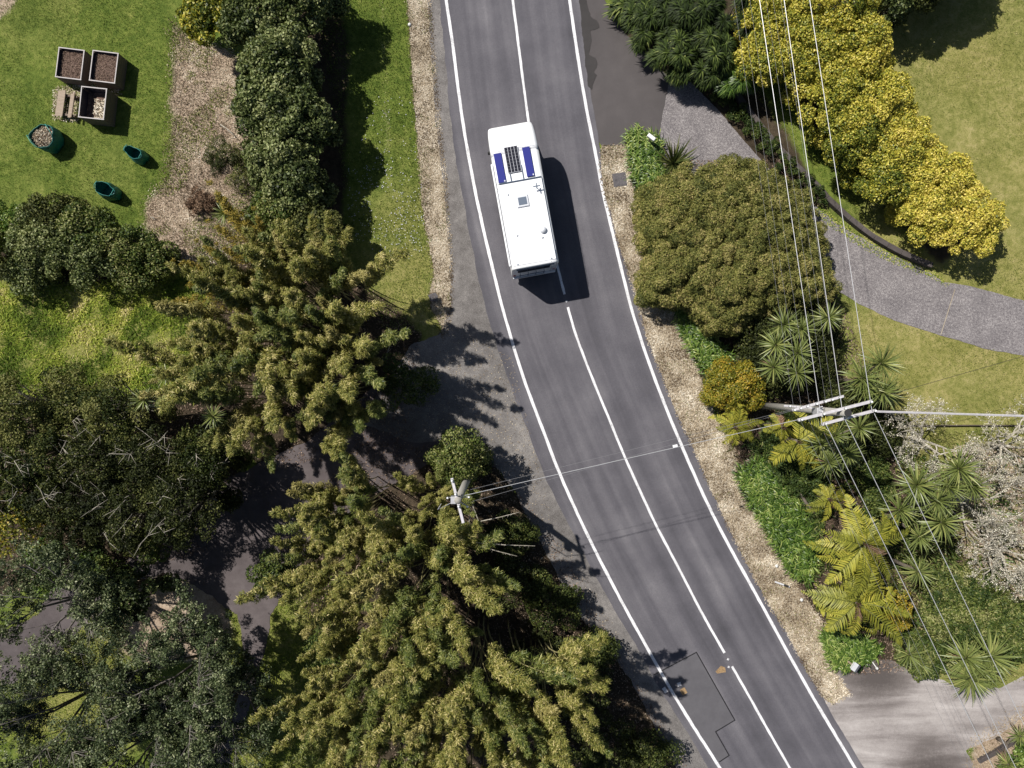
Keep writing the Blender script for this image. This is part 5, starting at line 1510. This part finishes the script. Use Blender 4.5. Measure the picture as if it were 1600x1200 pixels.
def compost_bin(label, px, py, h, w, d, fill, fillmat, rz, seed, nb=5):
    r = random.Random(seed)
    b = P(px, py, h)
    root = empty('compost_bin', (b.x, b.y, 0), rz); tag(root, label, 'compost bin', 'timber compost bins on the lawn')
    th = .035; bh = h / nb
    for k in range(nb):
        z = bh * (k + .5)
        for (c, s) in (((0, d / 2, z), (w, th, bh - .010)), ((0, -d / 2, z), (w, th, bh - .010)), ((w / 2 - th / 2, 0, z), (th, d - th - .002, bh - .010)), ((-w / 2 + th / 2, 0, z), (th, d - th - .002, bh - .010))):
            j = r.uniform(-.004, .004)
            MB().box((c[0] + (j if s[0] == th else 0), c[1] + (j if s[1] == th else 0), c[2]), s).build('plank', WOOD_D, root, bevel=.004, seg=1)
    for (c, s) in (((0, d / 2, h + .012), (w + .03, th + .016, .024)), ((0, -d / 2, h + .012), (w + .03, th + .016, .024)), ((w / 2 - th / 2, 0, h + .012), (th + .016, d - th - .02, .024)), ((-w / 2 + th / 2, 0, h + .012), (th + .016, d - th - .02, .024))):
        MB().box(c, s).build('rim_board', WOOD_RIM, root, bevel=.003, seg=1)
    mb = MB()
    for sx in (-1, 1):
        for sy in (-1, 1):
            mb.box((sx * (w / 2 - th - .03), sy * (d / 2 - th / 2 - .045), h / 2), (.05, .05, h - .03))
    mb.build('corner_post', WOOD_D, root)
    ln = MB(); iw = w / 2 - th - .004; idp = d / 2 - th / 2 - .004
    ln.add([(-iw, -idp, .05), (iw, -idp, .05), (iw, idp, .05), (-iw, idp, .05), (-iw, -idp, h - .03), (iw, -idp, h - .03), (iw, idp, h - .03), (-iw, idp, h - .03)], [(0, 1, 5, 4), (1, 2, 6, 5), (2, 3, 7, 6), (3, 0, 4, 7)])
    ln.build('liner', LINER, root)
    # contents: lumpy heap
    n = 14
    V = []; F = []
    for i in range(n):
        for j in range(n):
            x = (i / (n - 1) - .5) * (w - .08); y = (j / (n - 1) - .5) * (d - .05)
            V.append((x, y, fill + r.uniform(-.02, .03) + .05 * math.exp(-((x - .1) ** 2 + (y + .1) ** 2) * 4)))
    for i in range(n - 1):
        for j in range(n - 1):
            F.append((i * n + j, i * n + n + j, i * n + n + j + 1, i * n + j + 1))
    link('compost', np_mesh('compost', V, F, M['compost'], smooth=True), root)
    rr = np.random.default_rng(seed)
    nn = 900
    C = np.stack([rr.uniform(-w / 2 + .08, w / 2 - .08, nn), rr.uniform(-d / 2 + .08, d / 2 - .08, nn), np.full(nn, fill + .05) + rr.random(nn) * .03], 1)
    if fillmat == 'pale':
        C = C[(C[:, 0] > -.15) & (C[:, 1] < .35)]; C[:, 2] += rr.random(len(C)) * .16
        V, F, t = leaf_cards(C, np.tile([0, 0, 1.], (len(C), 1)), .22, .045, .8, rr.random(len(C)) * .8 + .5, r=rr)
    else:
        V, F, t = leaf_cards(C, np.tile([0, 0, 1.], (len(C), 1)), .09, .018, .6, rr.random(len(C)) * .9, r=rr)
    o = link('clippings', np_mesh('clippings', V, F, M['litter'] if fillmat == 'pale' else M['mulch'], t), root)
    o['kind'] = 'stuff'
    return root


compost_bin('left upper timber compost bin filled with dry brown compost', 109.5, 99.5, .80, 1.32, 1.50, .60, 'brown', math.radians(-7), 1)
compost_bin('right upper timber compost bin filled with smooth brown compost', 162.5, 104.5, .86, 1.32, 1.52, .66, 'brown', math.radians(-7), 2)
compost_bin('lower timber compost bin holding pale dry clippings', 145, 161, 1.0, 1.30, 1.55, .42, 'pale', math.radians(-6), 3, 6)
pl = empty('plank_stack', G(105, 166), math.radians(-8)); tag(pl, 'weathered pale planks propped against the lower compost bin', 'planks')
for (x, y, w, l, z, t) in ((-.26, .0, .20, 1.32, .28, .05), (-.05, .02, .22, 1.34, .34, .05), (.42, -.05, .16, 1.25, .34, .06), (.58, -.02, .10, 1.3, .48, .06)):
    MB().box((x, y, z), (w, l, t), 0).build('plank', WOOD_P, pl, bevel=.008, seg=1)
for (x, y) in ((.2, .48), (.2, -.52), (-.1, .5), (-.1, -.5)):
    MB().box((x, y, .15), (.85 if x > 0 else .3, .10, .30 if x < 0 else .22), 0).build('bearer', WOOD_D, pl, bevel=.008, seg=1)
X, Y = scatter_xy([(84, 138), (124, 134), (186, 128), (190, 146), (125, 160), (122, 190), (84, 186)], 400, fringe=3)
litter('dry_leaf_litter', X, Y, .10, .03, M['litter'], .5 + .3 * rng.normal(size=len(X)), .03, 'pale wood chips spilled round the compost bins', 'wood chips')

BAGM = plain('green_bag_fabric', (.008, .15, .13), .55, var=.35, scale=9)
BAGR = plain('green_bag_rim', (.05, .30, .26), .5)


def garden_bag(label, px, py, h, r0, squash, rz, fill, seed, lean=(0, 0)):
    r = random.Random(seed); n = 28; rings = 9
    b = P(px, py, h * .9)
    root = empty('garden_bag', (b.x, b.y, 0), rz); tag(root, label, 'garden bag', 'green garden waste bags on the lawn')
    V = []; F = []
    ph = [r.random() * 6 for _ in range(4)]
    for k in range(rings):
        t = k / (rings - 1)
        for i in range(n):
            a = 2 * math.pi * i / n
            w = 1 + .05 * math.sin(3 * a + ph[0]) + .05 * math.sin(5 * a + ph[1] + 3 * t) + .03 * math.sin(9 * a + ph[2] + 6 * t)
            rad = r0 * w * (1 + .06 * math.sin(t * 3.1))
            sq = 1 - (1 - squash) * (0.25 + .75 * t)
            V.append((rad * math.cos(a) * (2 - sq) ** .4 + lean[0] * t, rad * math.sin(a) * sq + lean[1] * t, h * t * (1 + .05 * math.sin(2 * a + ph[3]))))
    for k in range(rings - 1):
        for i in range(n):
            F.append((k * n + i, k * n + (i + 1) % n, (k + 1) * n + (i + 1) % n, (k + 1) * n + i))
    me = np_mesh('bag_wall', V, F, BAGM, smooth=True)
    o = link('bag_wall', me, root)
    so = o.modifiers.new('solid', 'SOLIDIFY'); so.thickness = .012; so.offset = 0
    top = [Vector(V[(rings - 1) * n + i]) for i in range(n)]
    MB().tube(top + [top[0]], .014, 5, cap=False).build('rim_hoop', BAGR if False else BAGM, root, smooth=True)
    bt = MB(); bt.add([Vector(V[i]) + Vector((0, 0, .01)) for i in range(n)], [tuple(range(n))]); bt.build('bag_base', BAGM, root)
    for s in (0, n // 2):
        a0 = top[(s + 3) % n]; a1 = top[(s - 3) % n]; m = (a0 + a1) / 2
        out = Vector((m.x - lean[0], m.y - lean[1], 0)).normalized()
        mb = MB(); mb.tube([a0, a0 + out * .05 + Vector((0, 0, .07)), m + out * .08 + Vector((0, 0, .10)), a1 + out * .05 + Vector((0, 0, .07)), a1], .016, 5)
        mb.build('handle', BAGR, root, smooth=True)
    if fill:
        rr = np.random.default_rng(seed); nn = 700
        a = rr.uniform(0, 6.28, nn); q = np.sqrt(rr.random(nn)) * r0 * .88
        C = np.stack([q * np.cos(a) * 1.1 + lean[0] * .8, q * np.sin(a) * squash * .95 + lean[1] * .8, np.full(nn, h * .80) + rr.random(nn) * .08 + .1 * (1 - q / r0)], 1)
        Vv, Ff, t = leaf_cards(C, np.tile([0, 0, 1.], (nn, 1)), .12, .03, .7, rr.random(nn), r=rr)
        bs = MB(); bs.add([Vector(V[i]) * .98 + Vector((lean[0] * .8, lean[1] * .8, h * .78)) for i in range(n)], [tuple(range(n))]); bs.build('bag_contents', M['compost'], root)
        o = link('clippings', np_mesh('clippings', Vv, Ff, M['litter'], t), root); o['kind'] = 'stuff'


garden_bag('full green garden bag heaped with dry clippings', 67, 213, .9, .60, .95, .6, True, 1)
garden_bag('empty slumped green garden bag nearest the dry clippings', 210, 240, .70, .42, .62, -.5, False, 2, (-.05, .03))
garden_bag('empty slumped green garden bag nearest the hedge', 165, 297, .74, .47, .66, -.45, False, 3, (-.05, .02))

# ------------------------------------------------------------------ mailboxes, post, cover
mbx = empty('mailbox', G(1328, 1030), 0); p = P(1337, 1043, 1.1) - G(1328, 1030); mbx.location = (P(1337, 1043, 1.1).x, P(1337, 1043, 1.1).y, 0); mbx.rotation_euler[2] = math.radians(-34)
tag(mbx, 'grey gable roofed mailbox at the gravel driveway corner', 'mailbox')
GREY = plain('grey_roof', (.20, .21, .24), .45, var=.15); CREAM = plain('cream_box', (.62, .62, .60), .5)
MB().box((0, 0, .45), (.09, .09, .9)).build('post', WOOD_P, mbx)
MB().box((0, 0, 1.0), (.26, .36, .20)).build('box', CREAM, mbx, bevel=.01)
for s in (-1, 1):
    m = MB(); m.add([(0, -.21, 1.21), (0, .21, 1.21), (s * .17, .21, 1.09), (s * .17, -.21, 1.09), (0, -.21, 1.195), (0, .21, 1.195), (s * .17, .21, 1.075), (s * .17, -.21, 1.075)], [(0, 1, 2, 3), (7, 6, 5, 4), (0, 3, 7, 4), (1, 5, 6, 2), (2, 6, 7, 3)])
    m.build('roof_panel', GREY, mbx)
MB().box((0, -.186, 1.03), (.2, .006, .03)).build('mail_slot', plain('slot_dark', (.02, .02, .02), .5), mbx)
wb = P(1018, 214, 1.0); wbx = empty('mailbox', (wb.x, wb.y, 0), math.radians(-38)); tag(wbx, 'white box shaped mailbox between strap leaved plants and flax', 'mailbox')
MB().box((0, 0, .42), (.08, .08, .84)).build('post', WOOD_P, wbx)
MB().box((0, 0, .93), (.44, .19, .20)).build('box', plain('white_box', (.74, .74, .72), .4), wbx, bevel=.03, smooth=False)
MB().box((.222, 0, .95), (.006, .14, .04)).build('mail_slot', bpy.data.materials['slot_dark'], wbx)
mp = empty('marker_post', G(1210, 908.5)); tag(mp, 'toppled white marker post on the leaf litter verge', 'post')
d0 = Vector((0, 0, .05)); d1 = G(1231, 915) - G(1210, 908.5) + Vector((0, 0, .22))
MB().tube([d0, d1], [.045, .05], 8).build('post', stone, mp)
MB().tube([d0.lerp(d1, .62), d0.lerp(d1, .95)], [.0525, .0545], 8).build('black_band', plain('band_black', (.02, .02, .02), .4), mp)
cv = empty('service_cover', G(968, 281), math.radians(8)); tag(cv, 'square dark concrete service cover set in the leaf litter verge', 'cover')
CONC = surf_mat('cover_concrete', [(.3, (.075, .07, .075)), (.7, (.135, .125, .13))], 6, 50, .5, .2, .9, .4)
MB().box((0, 0, .035), (.70, .70, .05)).build('slab', CONC, cv, bevel=.012)
MB().box((0, 0, .063), (.56, .56, .008)).build('lid', CONC, cv)
for sx in (-1, 1): MB().box((sx * .2, 0, .069), (.09, .03, .008)).build('lifting_slot', bpy.data.materials['slot_dark'], cv)
pg = P(1370, 1044, .35); m = MB(); m.tube([(pg.x - .12, pg.y + .28, .0), (pg.x, pg.y, .35)], [.03, .028], 6); m.tube([(pg.x, pg.y, .34), (pg.x, pg.y, .40)], [.07, .06], 8)
tag(m.build('garden_peg', CREAM), 'short pale garden peg at the top of the gravel driveway', 'peg')
for i, (x, y) in enumerate([(640, 39), (1213, 884), (1252, 937)]):
    m = MB(); m.tube([G(x, y, .0), G(x + .6, y, .07), G(x + 1, y, .10)], [.10, .09, .03], 7)
    tag(m.build('pale_stone', CREAM, smooth=True), ['pale stone on the left verge near the top edge', 'pale stone on the litter verge above the toppled post', 'pale stone on the litter verge below the toppled post'][i], 'stone')
sc_ = sheet('concrete_pad', [(669, 461), (680, 457), (684, 462), (684, 472), (672, 470)], .034, CONC, .5, 44, kind=None, step=2)
tag(sc_, 'small grey concrete pad at the end of the verge', 'concrete pad')

# ------------------------------------------------------------------ power poles and wires
GALV = plain('galvanised_steel', (.42, .42, .44), .45, .3, var=.12)
POLEW = wood_mat('pole_wood', (.20, .19, .17), (.42, .40, .36))
ARMW = plain('painted_arm', (.50, .48, .50), .6, var=.15)
PORC = plain('porcelain', (.78, .78, .80), .25)
WIREM = plain('bare_wire', (.62, .62, .64), .35, .4)
CABLEM = plain('aged_cable', (.18, .18, .19), .6)
DARKC = plain('black_cap', (.025, .023, .022), .7)


def insulator(root, p, s=1.0):
    MB().tube([p, p + Vector((0, 0, .06 * s)), p + Vector((0, 0, .065 * s)), p + Vector((0, 0, .11 * s)), p + Vector((0, 0, .115 * s)), p + Vector((0, 0, .17 * s))], [.02 * s, .02 * s, .06 * s, .035 * s, .055 * s, .03 * s], 8).build('insulator', PORC, root, smooth=True)


def crossarm(root, base, a, b, h, t=.10, n=()):
    A = P(a[0], a[1], h) - base; B = P(b[0], b[1], h) - base
    d = B - A
    M_ = MB().box((A + B) / 2, (d.length, t, t * 1.15), math.atan2(d.y, d.x))
    M_.build('crossarm', ARMW, root, bevel=.008, seg=1)
    for f in n: insulator(root, A.lerp(B, f) + Vector((0, 0, t * .57)))
    return A, B


HP = 10.0
bp = P(1325, 645, HP)
pole = empty('power_pole', (bp.x, bp.y, 0)); tag(pole, 'tall wooden power pole with three crossarms in the right garden', 'power pole', 'power poles')
MB().tube([(0, 0, -.2), (0, 0, 5), (0, 0, HP)], [.17, .155, .135], 14).build('shaft', POLEW, pole, smooth=True)
MB().tube([(0, 0, HP), (0, 0, HP + .03)], [.145, .135], 14).build('pole_cap', DARKC, pole)
base = Vector((bp.x, bp.y, 0))
crossarm(pole, base, (1247, 656.5), (1362, 627), 9.75, .11, (.03, .33, .62, .97))
crossarm(pole, base, (1284, 663), (1368, 641), 9.35, .11, (.04, .45, .96))
crossarm(pole, base, (1238, 641), (1318, 619), 8.2, .10, (.02, .14, .27, .45, .62, .75, .9))
crossarm(pole, base, (1225, 634), (1300, 640), 7.6, .07, (.1, .35))
for (z0, z1, x) in ((8.6, 9.7, .7), (8.6, 9.7, -.7)):
    MB().tube([(0, -.17, z0), (x, -.11, z1)], .018, 5).build('brace', GALV, pole)
MB().box((-.26, -.02, 7.9), (.26, .30, .55)).build('fuse_box', GALV, pole, bevel=.02)
for q in (-.15, 0, .15):
    MB().tube([(-.3, q, 8.2), (-.35, q * 1.3, 8.55)], [.03, .02], 6).build('fuse', PORC, pole)

h2 = 9.0
bl = P(715, 782, h2)
pole2 = empty('power_pole', (bl.x, bl.y, 0)); tag(pole2, 'weathered power pole rising out of the bamboo left of the road', 'power pole', 'power poles')
MB().tube([(0, 0, -.2), (0, 0, 4.5), (0, 0, h2)], [.19, .165, .135], 14).build('shaft', POLEW, pole2, smooth=True)
base2 = Vector((bl.x, bl.y, 0))
crossarm(pole2, base2, (706, 747), (724, 817), 8.9, .11, (.05, .35, .62))
for (x, y, z) in ((.42, .05, 8.4), (.35, -.35, 8.3), (-.45, .0, 8.3)):
    MB().tube([(0, y * .4, z), (x, y, z)], .022, 5).build('bracket', GALV, pole2)
    insulator(pole2, Vector((x, y, z)), .9)
MB().box((-.22, -.10, 8.2), (.22, .3, .36)).build('fuse_box', GALV, pole2, bevel=.02)
MB().tube([(-.1, -.2, 7.6), (-.9, -.55, 7.9), (-.75, -.3, 8.0)], .015, 4).build('brace', GALV, pole2)


def wire(label, pts, rad, mat, group, sag=0.0, cat='wire', name='power_wire'):
    """pts: (px, py, h) as the photo shows them"""
    Q = []
    for i in range(len(pts) - 1):
        a = P(*pts[i]); b = P(*pts[i + 1])
        for k in range(16):
            t = k / 16
            q = a.lerp(b, t); q.z -= sag * 4 * t * (1 - t) * (b - a).length / 20
            Q.append(q)
    Q.append(P(*pts[-1]))
    o = MB().tube(Q, rad, 5).build(name, mat)
    tag(o, label, cat, group)


HVW = .0125
for i, (n0, n1, s0, s1) in enumerate((((1172, -100), (1284, 660), (1289, 660), (1632, 1364)), ((1211, -100), (1318, 655), (1320, 655), (1664, 1356)), ((1250, -100), (1362, 640), (1366, 646), (1700, 1340)))):
    nm = ['left', 'middle', 'right'][i]
    wire(nm + ' one of the three thick upper wires running to the top edge', [(n0[0], n0[1], 10.0), (n1[0], n1[1], 9.6)], HVW, WIREM, 'upper power wires')
    wire(nm + ' one of the three thick upper wires running to the bottom right', [(s0[0], s0[1], 9.6), (s1[0], s1[1], 9.6)], HVW, WIREM, 'upper power wires')
lv = [1240.5, 1252, 1265, 1290, 1301, 1313]
lvn = ['leftmost', 'second from left', 'third from left', 'fourth from left', 'fifth from left', 'rightmost']
for i, x in enumerate(lv):
    yy = 641 - (x - 1238) * .275
    wire(lvn[i] + ' thin lower wire running to the top edge', [(x - 108, -100, 8.3), (x, yy, 8.3)], .0045, CABLEM, 'lower power wires')
for i, (x, y) in enumerate(((1250, 655), (1262, 653), (1275, 650))):
    wire(['first', 'second', 'third'][i] + ' thin lower wire running to the bottom right, counted from the left', [(x, y, 8.3), (x + 330, y + 700, 8.3)], .0045, CABLEM, 'lower power wires')
wire('thick service cable from the pole arms to the right edge', [(1368, 643, 9.2), (1700, 653, 8.0)], .045, ARMW, None, cat='cable', name='service_cable')
wire('bright wire crossing the road between the two poles', [(722, 775, 8.5), (1246, 656, 8.5)], .011, WIREM, 'wires crossing the road')
wire('fainter lower wire crossing the road between the two poles', [(722, 788, 8.2), (1240, 641, 8.0)], .006, CABLEM, 'wires crossing the road')
wire('thin wire crossing the road slightly above the bright one', [(735, 765, 8.2), (1238, 640, 8.2)], .006, CABLEM, 'wires crossing the road')
wire('thin dark cable sagging over the right lawn', [(1385, 618, 5.0), (1640, 545, 5.0)], .010, DARKC, None, cat='cable', name='service_cable')
cc = P(1055, 697, 8.35)
tag(MB().box(cc, (.20, .11, .08), math.radians(13)).build('cable_clamp', PORC, bevel=.02), 'white clamp hanging on the wire above the right edge line', 'clamp')

# ------------------------------------------------------------------ motorhome
WHITE = plain('motorhome_paint', (.80, .81, .83), .28, 0, .5, var=.04, scale=1.5)
WHITE2 = plain('motorhome_trim', (.62, .64, .68), .35)
GLASS = plain('dark_glass', (.012, .014, .02), .08, 0, .6)
RUBBER = plain('tyre_rubber', (.02, .02, .02), .8)
TRIM = plain('blue_grey_trim', (.10, .13, .18), .5)
SOLB = plain('blue_solar', (.035, .040, .22), .22, 0, .6)
SOLK = plain('black_solar', (.018, .018, .026), .2, 0, .6)
SOLL = plain('silver_busbar', (.55, .56, .6), .35, .3)
RED = plain('red_lamp', (.35, .01, .01), .25)
LAMP = plain('clear_lamp', (.6, .6, .62), .12)

VH = 2.95
vc = P(816.5, 303.5, VH)
van = empty('motorhome', (vc.x, vc.y, .02), math.radians(10.3)); tag(van, 'white motorhome with solar panels driving up the left lane', 'motorhome')


def loft(sections, name, mat, parent, n=24, p=5.0, smooth=True):
    """sections: (y, halfwidth, zbottom, ztop) -> rounded rectangular hull"""
    V = []; F = []
    for (y, w, zb, zt) in sections:
        hz = (zt - zb) / 2; cz = (zt + zb) / 2
        for i in range(n):
            a = 2 * math.pi * (i + .5) / n
            c, s = math.cos(a), math.sin(a)
            k = (abs(c) ** p + abs(s) ** p) ** (-1 / p)
            V.append((w * c * k, y, cz + hz * s * k))
    for j in range(len(sections) - 1):
        for i in range(n):
            a = j * n + i; b = j * n + (i + 1) % n
            F.append((a, a + n, b + n, b))
    me = bpy.data.meshes.new(name)
    F2 = [tuple(f) for f in F] + [tuple(range(n)), tuple(reversed(range((len(sections) - 1) * n, len(sections) * n)))]
    me.from_pydata(V, [], F2)
    if smooth: me.polygons.foreach_set('use_smooth', np.ones(len(me.polygons), dtype=bool))
    me.materials.append(mat); me.update()
    o = link(name, me, parent)
    return o


HW = 1.16; YR = -3.50; YF = 3.55
secs = [(YR + .02, HW - .03, .46, VH - .03), (YR + .04, HW - .01, .44, VH - .01), (YR + .10, HW, .42, VH), (0, HW, .42, VH), (2.05, HW, .42, VH)]
loft(secs, 'body', WHITE, van, 48, 14)
# overcab with a rounded nose
oc = [(2.04, HW - .002, 1.72, VH + .0)]
for t in np.linspace(0, 1, 9):
    y = 2.3 + (YF - 2.3) * math.sin(t * math.pi / 2)
    k = math.cos(t * math.pi / 2)
    w = HW * (.80 + .20 * k ** .55)
    oc.append((y, w, 1.74 + .30 * (1 - k ** .7), VH - .05 - .62 * (1 - k ** .6)))
loft(oc, 'overcab', WHITE, van, 48, 9)
cab = [(2.04, .98, .40, 1.74), (2.35, .98, .40, 1.73), (2.9, .96, .40, 1.66), (3.15, .95, .42, 1.28), (3.6, .93, .42, 1.12), (3.85, .86, .45, .98), (3.95, .72, .50, .80)]
loft(cab, 'cab', WHITE, van, 40, 6)
w_ = MB(); w_.add([(-.82, 3.16, 1.30), (.82, 3.16, 1.30), (.76, 2.92, 1.70), (-.76, 2.92, 1.70)], [(0, 1, 2, 3)])
w_.build('windscreen', GLASS, van)
for s in (-1, 1):
    m = MB(); m.add([(s * .985, 2.3, 1.15), (s * .985, 3.0, 1.15), (s * .965, 2.85, 1.6), (s * .972, 2.3, 1.66)], [(0, 1, 2, 3)]); m.build('side_window', GLASS, van)
    hl = MB().box((s * .70, 3.86, .80), (.26, .10, .16)).build('headlight', LAMP, van, bevel=.02)
    # mirrors on arms
    mr = MB().tube([(s * .95, 2.65, 1.30), (s * 1.13, 2.72, 1.36)], .022, 6).build('mirror_arm', RUBBER, van)
    MB().box((s * 1.17, 2.73, 1.36), (.16, .10, .30)).build('mirror_housing', RUBBER, mr, bevel=.03)
    MB().box((s * (HW + .003), -.6, 1.75), (.012, 1.1, .55)).build('side_window', GLASS, van, bevel=.004)
    MB().box((s * (HW + .003), -2.6, 1.75), (.012, .7, .5)).build('side_window', GLASS, van, bevel=.004)
    for y in (-2.1, 3.05):
        wx = s * (.96 if y < 0 else .88)
        ty = MB().tube([(wx - .11, y, .34), (wx - .10, y, .34), (wx + .10, y, .34), (wx + .11, y, .34)], [.30, .34, .34, .30], 20).build('wheel', RUBBER, van, smooth=False)
        MB().tube([(wx + s * .105, y, .34), (wx + s * .12, y, .34)], [.19, .17], 16).build('rim', GALV, ty)
    MB().box((s * 1.02, YR + .012, .98), (.14, .02, .34)).build('tail_light', RED, van, bevel=.008)
    MB().box((s * (HW + .012), -.7, .48), (.02, 4.4, .14)).build('skirt_trim', WHITE2, van)
ap = MB().box((0, 3.9, .48), (1.7, .14, .20)).build('front_bumper', WHITE2, van, bevel=.04)
MB().box((0, YR - .03, .50), (2.2, .12, .22)).build('rear_bumper', WHITE2, van, bevel=.03)
MB().box((-.05, YR + .008, 2.05), (1.62, .02, .62)).build('rear_window', GLASS, van, bevel=.006)
MB().box((0, YR - .001, 2.66), (1.86, .05, .10)).build('rear_light_bar', TRIM, van, bevel=.01)
rk = MB()
for x in (-.75, -.35, .05, .45): rk.tube([(x, YR - .02, 1.0), (x, YR - .14, 1.05), (x, YR - .14, 1.75), (x, YR - .02, 1.8)], .014, 5)
for z in (1.1, 1.7): rk.tube([(-.8, YR - .14, z), (.5, YR - .14, z)], .014, 5)
rk.build('bike_rack', TRIM, van)
ld = MB()
for x in (.78, 1.02): ld.tube([(x, YR - .02, .9), (x, YR - .08, 1.0), (x, YR - .08, 2.7), (x, YR + .1, VH + .02)], .013, 5)
for z in np.arange(1.1, 2.7, .28): ld.tube([(.78, YR - .08, z), (1.02, YR - .08, z)], .011, 5)
ld.build('ladder', GALV, van)
MB().box((0, YR + .002, .82), (.50, .02, .12)).build('number_plate', WHITE2, van)
# awning cassette along the left side
MB().box((-HW - .045, -.80, VH - .12), (.09, 5.0, .13)).build('awning', WHITE, van, bevel=.03)
m = MB().box((-HW + .07, -.95, VH + .004), (.014, 3.9, .008)); m.build('roof_seam', TRIM, van)
m = MB().box((HW - .07, -.95, VH + .004), (.012, 3.9, .008)); m.build('roof_seam', WHITE2, van)
# roof seams, little vents and sealant
for yy in (2.25, -2.9):
    MB().box((0, yy, VH + .003), (1.9, .012, .006)).build('roof_seam', WHITE2, van)
for (vx, vy, vr) in ((.55, -2.2, .06), (-.62, -1.9, .05), (-.7, .1, .045)):
    MB().tube([(vx, vy, VH + .02), (vx, vy, VH + .075), (vx, vy, VH + .085)], [vr, vr * .9, vr * .5], 12).build('roof_vent', WHITE2, van)
# raised rear roof deck
MB().box((0, -1.33, VH + .012), (2.06, 4.0, .024)).build('roof_deck', WHITE, van, bevel=.01)
# roof rail across and two fore-aft bars
rt = VH + .06
m = MB().tube([(-1.02, .66, VH), (-1.02, .66, rt), (1.02, .66, rt), (1.02, .66, VH)], .028, 6); m.build('roof_rail', TRIM, van)
for s in (-.42, .18):
    MB().box((s, 1.03, VH + .03), (.05, .72, .05)).build('roof_bar', TRIM, van, bevel=.01)
# panel positions in the vehicle frame
def local(px, py, h=VH + .08):
    q = P(px, py, h); q = q - Vector((vc.x, vc.y, 0))
    a = -math.radians(10.3)
    return (q.x * math.cos(a) - q.y * math.sin(a), q.x * math.sin(a) + q.y * math.cos(a))
def solar(px, py, w, l, mat, frame, cells=None):
    x, y = local(px, py)
    b = MB().box((x, y, VH + .055), (w, l, .03)).build('solar_panel', frame, van, bevel=.004, seg=1)
    if cells:
        nx, ny = cells; cw = (w - .03) / nx; cl = (l - .03) / ny
        for i in range(nx):
            for j in range(ny):
                MB().box((x - w / 2 + .015 + cw * (i + .5), y - l / 2 + .015 + cl * (j + .5), VH + .0725), (cw - .022, cl - .008, .005)).build('solar_cell', mat, b)
    else:
        MB().box((x, y, VH + .0725), (w - .012, l - .012, .005)).build('solar_film', mat, b)
        MB().box((x + w / 2 - .06, y - l / 2 + .06, VH + .082), (.06, .07, .014)).build('junction_box', WHITE2, b)
solar(801, 249, .66, 1.25, SOLK, SOLL, (4, 8))
solar(781, 262.5, .37, 1.42, SOLB, SOLB)
solar(825.5, 252.5, .37, 1.42, SOLB, SOLB)
x, y = local(816.5, 314, VH + .1)
ht = MB().box((x, y, VH + .06), (.62, .60, .08), taper=.88).build('roof_hatch', WHITE2, van, bevel=.02)
MB().box((x, y, VH + .108), (.40, .36, .012)).build('hatch_glass', TRIM, ht)
x, y = local(849, 359, VH + .12)
dm = MB().tube([(x, y, VH + .02), (x, y, VH + .10), (x, y, VH + .17), (x, y, VH + .20)], [.17, .165, .10, .02], 18).build('vent_dome', WHITE2, van, smooth=True)
x, y = local(838.5, 291, VH + .3)
an = MB().tube([(x, y, VH), (x, y, VH + .30)], .02, 6).build('antenna', TRIM, van)
MB().box((x, y, VH + .31), (.34, .05, .03)).build('antenna_bar', TRIM, an); MB().box((x, y, VH + .34), (.05, .28, .025)).build('antenna_bar', TRIM, an)
for s in (-.82, .82): MB().tube([(s, YR + .22, VH + .0), (s, YR + .22, VH + .035)], .035, 8).build('marker_lamp', TRIM, van)
